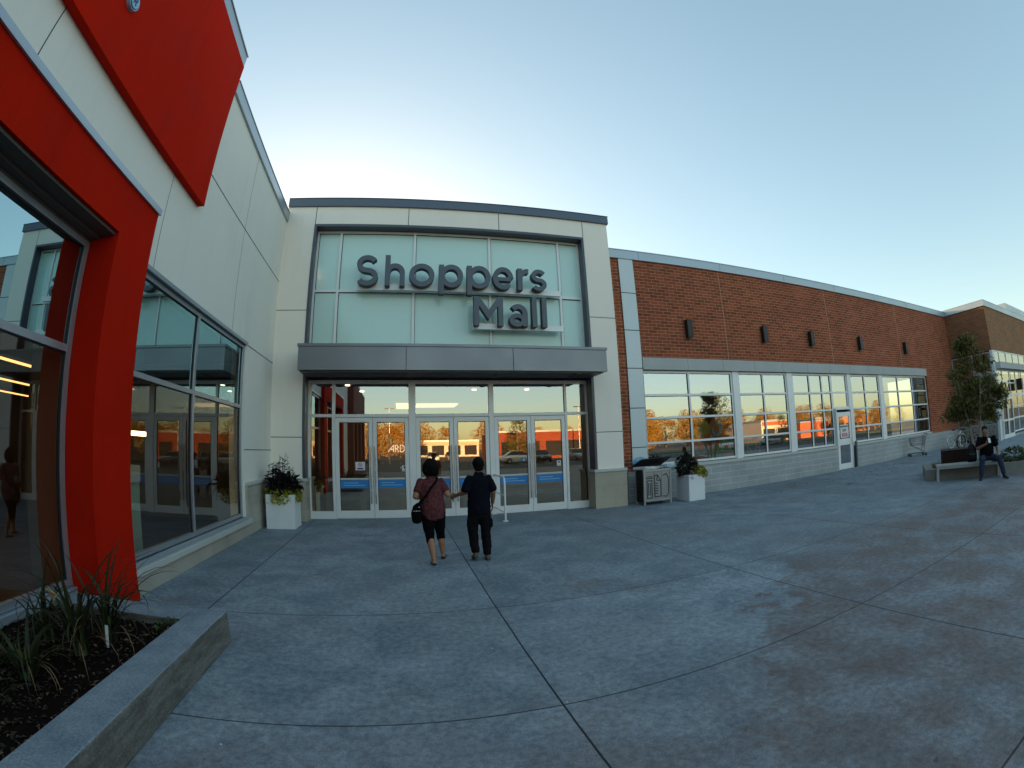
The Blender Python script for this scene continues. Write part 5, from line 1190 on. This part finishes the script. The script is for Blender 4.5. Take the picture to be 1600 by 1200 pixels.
# ------------------------------------------------------------------ shopping cart
t = thing('shopping_cart', (22.5, 11.62, 0), 'dark wire shopping cart left against the grey block wall', 'shopping cart', rz=R(-46))
def cart():
    b = MB(); X0, X1, Y_, Z0, Z1 = -.42, .38, .24, .50, .90
    top = [(X0,-Y_*.8,Z1-.06), (X1,-Y_,Z1), (X1,Y_,Z1), (X0,Y_*.8,Z1-.06)]; bot = [(X0+.08,-Y_*.7,Z0+.04), (X1-.06,-Y_*.85,Z0), (X1-.06,Y_*.85,Z0), (X0+.08,Y_*.7,Z0+.04)]
    b.tube(top, .011, 6, closed=True); b.tube(bot, .009, 6, closed=True)
    for s in range(4):
        A, B_ = Vector(top[s]), Vector(top[(s+1)%4]); C_, D_ = Vector(bot[s]), Vector(bot[(s+1)%4]); n = 12 if s % 2 == 0 else 8
        for k in range(n+1): b.tube([A.lerp(B_, k/n), C_.lerp(D_, k/n)], .0035, 4)
        for q in (.25,.5,.75): b.tube([A.lerp(C_, q), B_.lerp(D_, q)], .0045, 4)
    for k in range(10): b.tube([Vector(bot[0]).lerp(Vector(bot[1]), k/9), Vector(bot[3]).lerp(Vector(bot[2]), k/9)], .0035, 4)
    b.obj('basket', M['chrome_dark'], t)
    f = MB()
    for s in (-1, 1):
        f.tube([(X1+.10,s*Y_,1.02), (X1,s*Y_,.88), (X1-.06,s*Y_*.9,.50), (X1-.10,s*Y_*.9,.20), (X1+.02,s*Y_*1.05,.14), (X0-.05,s*Y_*.75,.14)], .014, 7); f.tube([(X0+.1,s*Y_*.7,.52), (X1-.10,s*Y_*.9,.22)], .011, 6)
    f.tube([(X0-.05,-Y_*.75,.14), (X0-.05,Y_*.75,.14)], .014, 7); f.tube([(X1-.05,-Y_,.14),(X1-.05,Y_,.14)], .012, 6)
    for k in range(5): f.tube([(X0,-.15+.075*k,.15),(X1-.05,-.18+.09*k,.15)], .004, 4)
    f.obj('frame', M['chrome_dark'], t)
    h_ = MB(); h_.tube([(X1+.10,-Y_-.02,1.02), (X1+.10,Y_+.02,1.02)], .018, 10); h_.obj('handle', mat('cart_handle', (.05,.012,.010), .5), t)
    for x, s in ((X1-.02,-1), (X1-.02,1), (X0-.02,-1), (X0-.02,1)):
        wv = MB(); y = s*Y_*(1.0 if x > 0 else .75); wv.cyl((x, y-.016, .063), .062, .032, 'y', 18); w_ = wv.obj('wheel', M['rubber'], t)
        c_ = MB(); c_.box(x-.02, x+.02, y-.028, y-.020, .05, .14); c_.box(x-.02, x+.02, y+.020, y+.028, .05, .14); c_.obj('fork', M['chrome_dark'], w_)
cart()
# fallen leaves
m = MB(); r = random.Random(5)
for k in range(420):
    x = r.gauss(16.5, 3.5); y = r.gauss(10.6, 1.1)
    if y > 12.2 or x < 9 or x > 26: continue
    add_leaf(m, Vector((x, y, .006)), Vector((r.uniform(-1,1), r.uniform(-1,1), .05)), Vector((0,0,1))+rv(r)*.3, r.uniform(.03,.07), r.uniform(.02,.045))
o = m.obj('fallen_leaves', M['dry'], origin=(16, 10.6, 0), fix=False); tag(o, 'scattered brown fallen leaves on the paving along the brick wing', 'leaves', kind='stuff')
m = MB()
for k in range(90):
    x, y = r.uniform(-1.5, 9), r.uniform(1.8, 10.5); add_leaf(m, Vector((x, y, .005)), rv(r)*Vector((1,1,.05)), Vector((0,0,1)), r.uniform(.01,.03), r.uniform(.008,.018), 0 if k % 3 else 1)
o = m.obj('litter', [M['dry'], M['sign_white']], origin=(3, 6, 0), fix=False); tag(o, 'tiny specks of litter and leaf bits on the concrete paving', 'litter', kind='stuff')

# ------------------------------------------------------------------ bicycles near the corner
def bicycle(loc, rz, label, col, dark):
    t = thing('bicycle', loc, label, 'bicycle', rz=rz, group='bicycles parked by the brick corner')
    RW = .335; fm = mat('bike_'+col[0], col[1], .4, .2)
    for x in (-.52, .52):
        m = MB(); m.tube([(x+RW*math.cos(a*.2618), 0, RW+.005+RW*math.sin(a*.2618)) for a in range(24)], .034 if dark else .022, 8, closed=True); w = m.obj('wheel', M['rubber'] if dark else M['steel'], t)
        m = MB(); m.tube([(x+(RW-.03)*math.cos(a*.2618), 0, RW+.005+(RW-.03)*math.sin(a*.2618)) for a in range(24)], .013, 6, closed=True)
        for a in range(12): m.tube([(x,0,RW+.005), (x+(RW-.03)*math.cos(a*.5236), 0, RW+.005+(RW-.03)*math.sin(a*.5236))], .003, 4)
        m.cyl((x,-.03,RW+.005), .025, .06, 'y', 10); m.obj('rim', M['chrome_dark'] if dark else M['steel'], w)
    m = MB(); A, B_, C_, D_ = Vector((-.52,0,.34)), Vector((-.05,0,.30)), Vector((-.20,0,.78)), Vector((.38,0,.80)); E_ = Vector((.52,0,.34))
    for a, b in ((A, B_), (A, C_), (B_, C_), (C_, D_), (B_, D_)): m.tube([a, b], .016, 8)
    m.tube([D_+Vector((-.03,0,.1)), D_, E_], .016, 8); m.tube([C_, C_+Vector((-.03,0,.14))], .014, 8); m.obj('frame', fm, t)
    m = MB(); m.tube([(.33,-.28,.97), (.38,-.12,.93), (.36,0,.91), (.38,.12,.93), (.33,.28,.97)], .013, 8); m.obj('handlebar', M['black'], t)
    m = MB(); m.loft([((-.36,0,.94), .07, .025), ((-.22,0,.95), .06, .03), ((-.08,0,.94), .02, .02)], 10, side=(0,1,0)); m.obj('saddle', M['black'], t)
    m = MB(); m.cyl((-.05,-.06,.30), .09, .02, 'y', 16); m.tube([(-.05,-.09,.30), (.05,-.09,.16)], .01); m.tube([(-.05,.09,.30), (-.15,.09,.44)], .01); m.obj('crank', M['black'], t)
    return t
bicycle((26.55, 10.42, 0), R(-28), 'dark bicycle parked at the brick corner with a black front tyre', ('dark', (.02,.02,.022)), True)
bicycle((26.9, 11.25, 0), R(-20), 'pale rimmed bicycle parked behind the dark one at the brick corner', ('pale', (.35,.36,.36)), False)
t = thing('bicycle_rack', (26.6, 10.85, 0), 'grey hoop rack between the two bicycles', 'bike rack'); m = MB(); m.tube([(26.4,10.85,0),(26.4,10.85,.75),(26.5,10.85,.85),(26.8,10.85,.85),(26.9,10.85,.75),(26.9,10.85,0)], .025, 8); m.obj('hoop', M['steel'], t, True)
# ------------------------------------------------------------------ what the glass mirrors: the far side of the car park
def shop(name, x0, x1, y, d, h_, m_, label, band=None, cap='cap_light'):
    t = thing(name, ((x0+x1)/2, y-d/2, -.13), label, 'building', group=None)
    m = MB(); m.box(x0, x1, y-d, y, -.13, h_); m.obj('wall', m_, t, True)
    m = MB(); m.box(x0-.1, x1+.1, y-d-.1, y+.08, h_, h_+.3); m.obj('roof_cap', M[cap], t, True)
    w = MB(); n = max(1, int((x1-x0)/3.4)); s = (x1-x0)/n
    for i in range(n): w.box(x0+i*s+.5, x0+(i+1)*s-.5, y+.01, y+.05, .3, min(2.6, h_-.9))
    w.obj('window', mat('far_glass', (.03,.03,.035), .1) if name != 'orange_shop' else mat('far_shutter', (.36,.10,.04), .6), t, True)
    if band: m = MB(); m.box(x0+.3, x1-.3, y+.02, y+.25, h_-.85, h_-.15); m.obj('sign_band', band, t, True)
    return t
far_brick = brick('far_red_brick', (.27,.05,.025), (.2,.04,.02), (.3,.15,.1), 'x')
shop('red_brick_shop', 14.5, 32, -44, 14, 4.0, far_brick, 'low red brick shop across the car park mirrored in the entrance doors')
shop('white_shop', 3, 19, -88, 12, 3.6, mat('far_white', (.62,.58,.52), .8), 'long low white shop far across the car park mirrored in the middle doors', mat('far_band', (.50,.42,.30), .6))
shop('orange_band_shop', 71, 80, -48, 12, 4.2, mat('far_cream', (.66,.52,.38), .8), 'cream shop with an orange band mirrored in the brick wing windows', mat('far_orange', (.55,.10,.02), .6))
shop('orange_shop', 86, 97, -50, 12, 3.4, mat('far_orange_wall', (.48,.11,.03), .8), 'low orange shop mirrored in the brick wing windows')
shop('brown_shop', 104, 132, -60, 14, 4.4, mat('far_brown', (.34,.15,.07), .8), 'long brown shop mirrored in the far windows of the brick wing')
shop('pale_shop', 28, 60, -92, 14, 4.0, mat('far_pale', (.45,.36,.27), .8), 'long pale shop at the far edge of the car park mirrored in the first windows')
shop('grey_shop', -48, -14, -92, 14, 4.4, mat('far_grey', (.33,.28,.25), .8), 'long grey shop at the far edge of the car park mirrored in the left doors')
gv = bx(26, 130, -40, -31, -.129, -.04).obj('grass_verge', mat('verge_grass', (.05,.10,.02), .9, var=.3, scale=2), origin=(60,-35,-.13)); tag(gv, 'green grass verge across the car park mirrored in the brick wing windows', 'grass', kind='structure')
def ftree(seed, hgt, rad, mt, lo=.3):
    q = random.Random(seed); t = thing('tree', (0,0,-.13), '', 'tree', group='trees around the car park mirrored in the glass')
    m = MB(); m.tube([(0,0,0), (.1,.05,hgt*.35), (.0,.1,hgt*.6), (.1,0,hgt*.85)], [rad*.09,rad*.075,rad*.05,.03], 8)
    for k in range(7):
        a = k*.9; z = hgt*(.3+.06*k); m.tube([(0,.05,z), (math.cos(a)*rad*.4, math.sin(a)*rad*.4, z+hgt*.1), (math.cos(a)*rad*.7, math.sin(a)*rad*.7, z+hgt*.16)], [rad*.04,rad*.03,.02], 6)
    m.obj('trunk', M['bark'], t)
    m = MB(); z0 = hgt*lo
    for k in range(70):
        z = q.uniform(0, 1); a = q.uniform(0, 6.28); rr = rad*(math.sin(math.pi*(.12+.83*z)))**.7*q.uniform(.2, 1)**.6
        s = rad*q.uniform(.18,.36); blob_leaves(m, q, (rr*math.cos(a), rr*math.sin(a), z0+(hgt-z0)*z), (s, s, s*.8), 38, rad*.10, rad*.065, 0, .2)
    m.obj('crown', mt, t, fix=False); return t
FT = [ftree(31, 7.5, 3.2, M['leaf_gold'], .18), ftree(32, 6.2, 2.6, M['leaf_gold'], .15), ftree(33, 6.8, 2.3, M['leaf_tree'], .2)]
spots = [(-7.5,-78,0,1.0),(-2.5,-80,1,1.15),(1.5,-76,0,.95),(-13,-82,1,1.2),(15.5,-36,2,.82),(36.5,-20.5,2,1.0),(33.5,-33,1,.62),(27,-86,1,.9),(34,-88,0,.85),(41,-85,1,1.0),(48,-88,0,1.0),(55,-86,1,1.1),(62,-80,0,.9),(66,-60,1,.75),(90,-42,2,.75),(101,-50,2,.8),(110,-48,1,.8),(122,-52,0,.8),(47,-80,0,1.1),(54,-84,1,1.2),(63,-82,0,1.15),(72,-88,1,1.3),(84,-90,0,1.25),(90,-84,1,1.2),(101,-90,0,1.3),(114,-92,1,1.35),(127,-86,0,1.25),(146,-90,0,1.35),(160,-92,1,1.4),(22,-92,0,1.2),(54,-26,2,.62),(67,-27,2,.72),(96,-29,2,.70),(140,-70,1,1.1),(50,-72,1,1.15),(59,-76,0,1.2),(68,-70,1,1.1),(77,-84,0,1.25),(95,-86,1,1.2),(108,-84,0,1.2),(120,-80,1,1.3),(134,-88,0,1.3),(152,-84,1,1.3),(170,-80,0,1.3),(-5,-86,0,1.25),(0,-88,1,1.35),(5,-96,0,1.2),(12,-98,1,1.2),(-24,-84,0,1.1),(-34,-86,1,1.2),(82,-78,0,1.1)]
used = set()
for x, y, k, s in spots:
    o = FT[k] if k not in used else copy_tree(FT[k]); used.add(k)
    o.location = (x, y, -.13); o.scale = (s, s, s); o.rotation_euler.z = rnd.uniform(0, 6.28)
    o['label'] = 'golden leafy tree across the car park, seen only mirrored in the glass' if k < 2 else 'dark green tree nearer in the car park, seen only mirrored in the glass'
def car(x, y, rz, col, label):
    t = thing('parked_car', (x, y, -.13), label, 'car', rz=rz, group='cars parked across from the entrance')
    pm = mat('car_paint_'+col[0], col[1], .25, .2, coat=.6, var=.03)
    b = MB(); st_ = [(-2.2,.74,.35,.78),(-2.1,.84,.28,.92),(-1.2,.88,.22,.98),(.0,.89,.22,.97),(1.1,.88,.22,.92),(1.9,.82,.26,.80),(2.2,.66,.36,.66)]
    V = []; 
    for (a, w, lo, hi) in st_: V += [(a,-w*.92,lo),(a,-w,(lo+hi)*.52),(a,-w*.95,hi),(a,w*.95,hi),(a,w,(lo+hi)*.52),(a,w*.92,lo)]
    F = [(6*i+j, 6*i+(j+1)%6, 6*i+6+(j+1)%6, 6*i+6+j) for i in range(6) for j in range(6)]+[tuple(range(6)), tuple(range(41,35,-1))]
    b.raw(V, F, 0, True); b.obj('body', pm, t, bevel=.03)
    g_ = MB(); V = []
    for (a, w, z) in ((-1.75,.80,.95),(-1.05,.66,1.42),(.15,.66,1.45),(1.05,.80,.94)): V += [(a,-w,z),(a,w,z)]
    V += [(-1.75,-.82,.93),(-1.75,.82,.93),(1.05,-.82,.92),(1.05,.82,.92)]
    g_.raw(V, [(0,1,3,2),(2,3,5,4),(4,5,7,6),(0,2,4,6),(1,7,5,3)], 0); g_.obj('window', mat('car_glass', (.012,.014,.016), .06), t)
    r_ = MB(); r_.box(-1.0,.12,-.63,.63,1.435,1.475); r_.obj('roof', pm, t, bevel=.02)
    for a in (-1.35, 1.35):
        for s in (-1, 1):
            w = MB(); w.cyl((a, s*.87-.10*(s > 0)-.0*(s < 0), .32), .32, .12 if s > 0 else .12, 'y', 20); ww = w.obj('wheel', M['rubber'], t); h_ = MB(); h_.cyl((a, s*.87+(.021 if s > 0 else -.01), .32), .19, .01, 'y', 12); h_.obj('rim', M['steel'], ww)
    for s in (-1, 1): l_ = MB(); l_.box(2.10, 2.17, s*.5-.14, s*.5+.14, .62, .72); l_.obj('headlight', M['sign_white'], t)
    return t
cl = {'white': (.70,.70,.70), 'silver': (.35,.36,.38), 'black': (.02,.02,.022), 'red': (.35,.03,.02)}
for x, y, k, a, lb in ((13.8,-29,'white',0,'white parked car before the red brick shop'), (16.6,-29.5,'black',90,'black parked car before the red brick shop'), (21.5,-30,'silver',85,'silver parked car before the red brick shop'), (4.8,-45,'white',90,'white parked car in the second row of the car park'), (7.6,-45,'silver',88,'silver parked car in the second row of the car park'), (-4.2,-45.5,'red',90,'red parked car in the second row of the car park'), (44,-27,'white',0,'white parked car mirrored in the brick wing windows'), (56,-30,'silver',10,'silver parked car mirrored in the brick wing windows')):
    car(x, y, R(a), (k, cl[k]), lb)
for x, y, lb in ((-1.5,-40,'tall grey car park lamp post near the second row of cars'), (26,-40,'tall grey car park lamp post beside the red brick shop')):
    t = thing('lamp_post', (x, y, -.13), lb, 'lamp post', group='car park lamp posts')
    m = MB(); m.tube([(x,y,-.13),(x,y,7.5)], [.10,.06], 10); m.obj('pole', M['alu'], t, True)
    m = MB(); m.box(x-.7, x-.1, y-.14, y+.14, 7.4, 7.5); m.box(x+.1, x+.7, y-.14, y+.14, 7.4, 7.5); m.box(x-.1,x+.1,y-.03,y+.03,7.43,7.47); m.obj('lamp_head', M['darkmetal'], t, True)

# ------------------------------------------------------------------ camera: the wide action-camera lens of the photograph
cd = bpy.data.cameras.new('camera'); cam = bpy.data.objects.new('camera', cd); COL.objects.link(cam); scene.camera = cam
cd.type = 'PANO'; cd.sensor_fit = 'HORIZONTAL'; cd.sensor_width = 36; cd.clip_start = .02; cd.clip_end = 3000
try:
    cd.panorama_type = 'FISHEYE_LENS_POLYNOMIAL'; T_ = cd
except Exception:
    cd.cycles.panorama_type = 'FISHEYE_LENS_POLYNOMIAL'; T_ = cd.cycles
T_.fisheye_fov = R(200)
for k, v in zip(('k0','k1','k2','k3','k4'), (0, -6.11966791e-02, 3.09281426e-05, -9.18782431e-07, 2.18855779e-07)): setattr(T_, 'fisheye_polynomial_'+k, v)
Rv, Uv, Fv = Vector((0.97118, -0.23609, -0.03272)), Vector((-0.00052, -0.13936, 0.99024)), Vector((0.23834, 0.96169, 0.13547))
mw = Matrix((Rv, Uv, -Fv)).transposed().to_4x4(); mw.translation = Vector((0, 0, 1.782)); cam.matrix_world = mw

# ------------------------------------------------------------------ sky and low sun behind the roof
AZ, EL = -8.0, 9.0
sd = Vector((math.sin(R(AZ))*math.cos(R(EL)), math.cos(R(AZ))*math.cos(R(EL)), math.sin(R(EL))))
w = bpy.data.worlds.new('World'); scene.world = w; w.use_nodes = True; nt = w.node_tree; nt.nodes.clear()
sky = nt.nodes.new('ShaderNodeTexSky'); sky.sky_type = 'NISHITA'; sky.sun_disc = False
sky.sun_elevation = R(EL); sky.sun_rotation = R(AZ); sky.altitude = 0; sky.air_density = 1.0; sky.dust_density = 1.0; sky.ozone_density = 1.0
bg = nt.nodes.new('ShaderNodeBackground'); bg.inputs[1].default_value = .15; tn = nt.nodes.new('ShaderNodeMix'); tn.data_type = 'RGBA'; tn.blend_type = 'MULTIPLY'; tn.inputs[0].default_value = 1; tn.inputs[7].default_value = (.985, 1.04, .955, 1); nt.links.new(sky.outputs[0], tn.inputs[6]); gm_ = nt.nodes.new('ShaderNodeGamma'); gm_.inputs[1].default_value = .62; nt.links.new(tn.outputs[2], gm_.inputs[0]); hs = nt.nodes.new('ShaderNodeHueSaturation'); hs.inputs['Saturation'].default_value = 1.28; nt.links.new(gm_.outputs[0], hs.inputs['Color']); nt.links.new(hs.outputs[0], bg.inputs[0])
ow = nt.nodes.new('ShaderNodeOutputWorld'); nt.links.new(bg.outputs[0], ow.inputs[0])
sl = bpy.data.lights.new('sun', 'SUN'); sl.energy = 5.0; sl.angle = R(.5); sl.color = (1, .62, .30)
so = bpy.data.objects.new('sun', sl); COL.objects.link(so); so.rotation_euler = sd.to_track_quat('Z', 'Y').to_euler(); so.location = (-20, 30, 20)
scene.view_settings.view_transform = 'Standard'; scene.view_settings.look = 'None'; scene.view_settings.gamma = 1.0
scene.view_settings.exposure = 1.80
scene.render.engine = 'CYCLES'; cy_ = scene.cycles
cy_.max_bounces = 8; cy_.diffuse_bounces = 4; cy_.glossy_bounces = 4; cy_.transparent_max_bounces = 16; cy_.transmission_bounces = 4
cy_.sample_clamp_indirect = 6; cy_.caustics_reflective = False; cy_.caustics_refractive = False
try:
    cy_.use_denoising = True; cy_.denoiser = 'OPENIMAGEDENOISE'
except Exception: pass
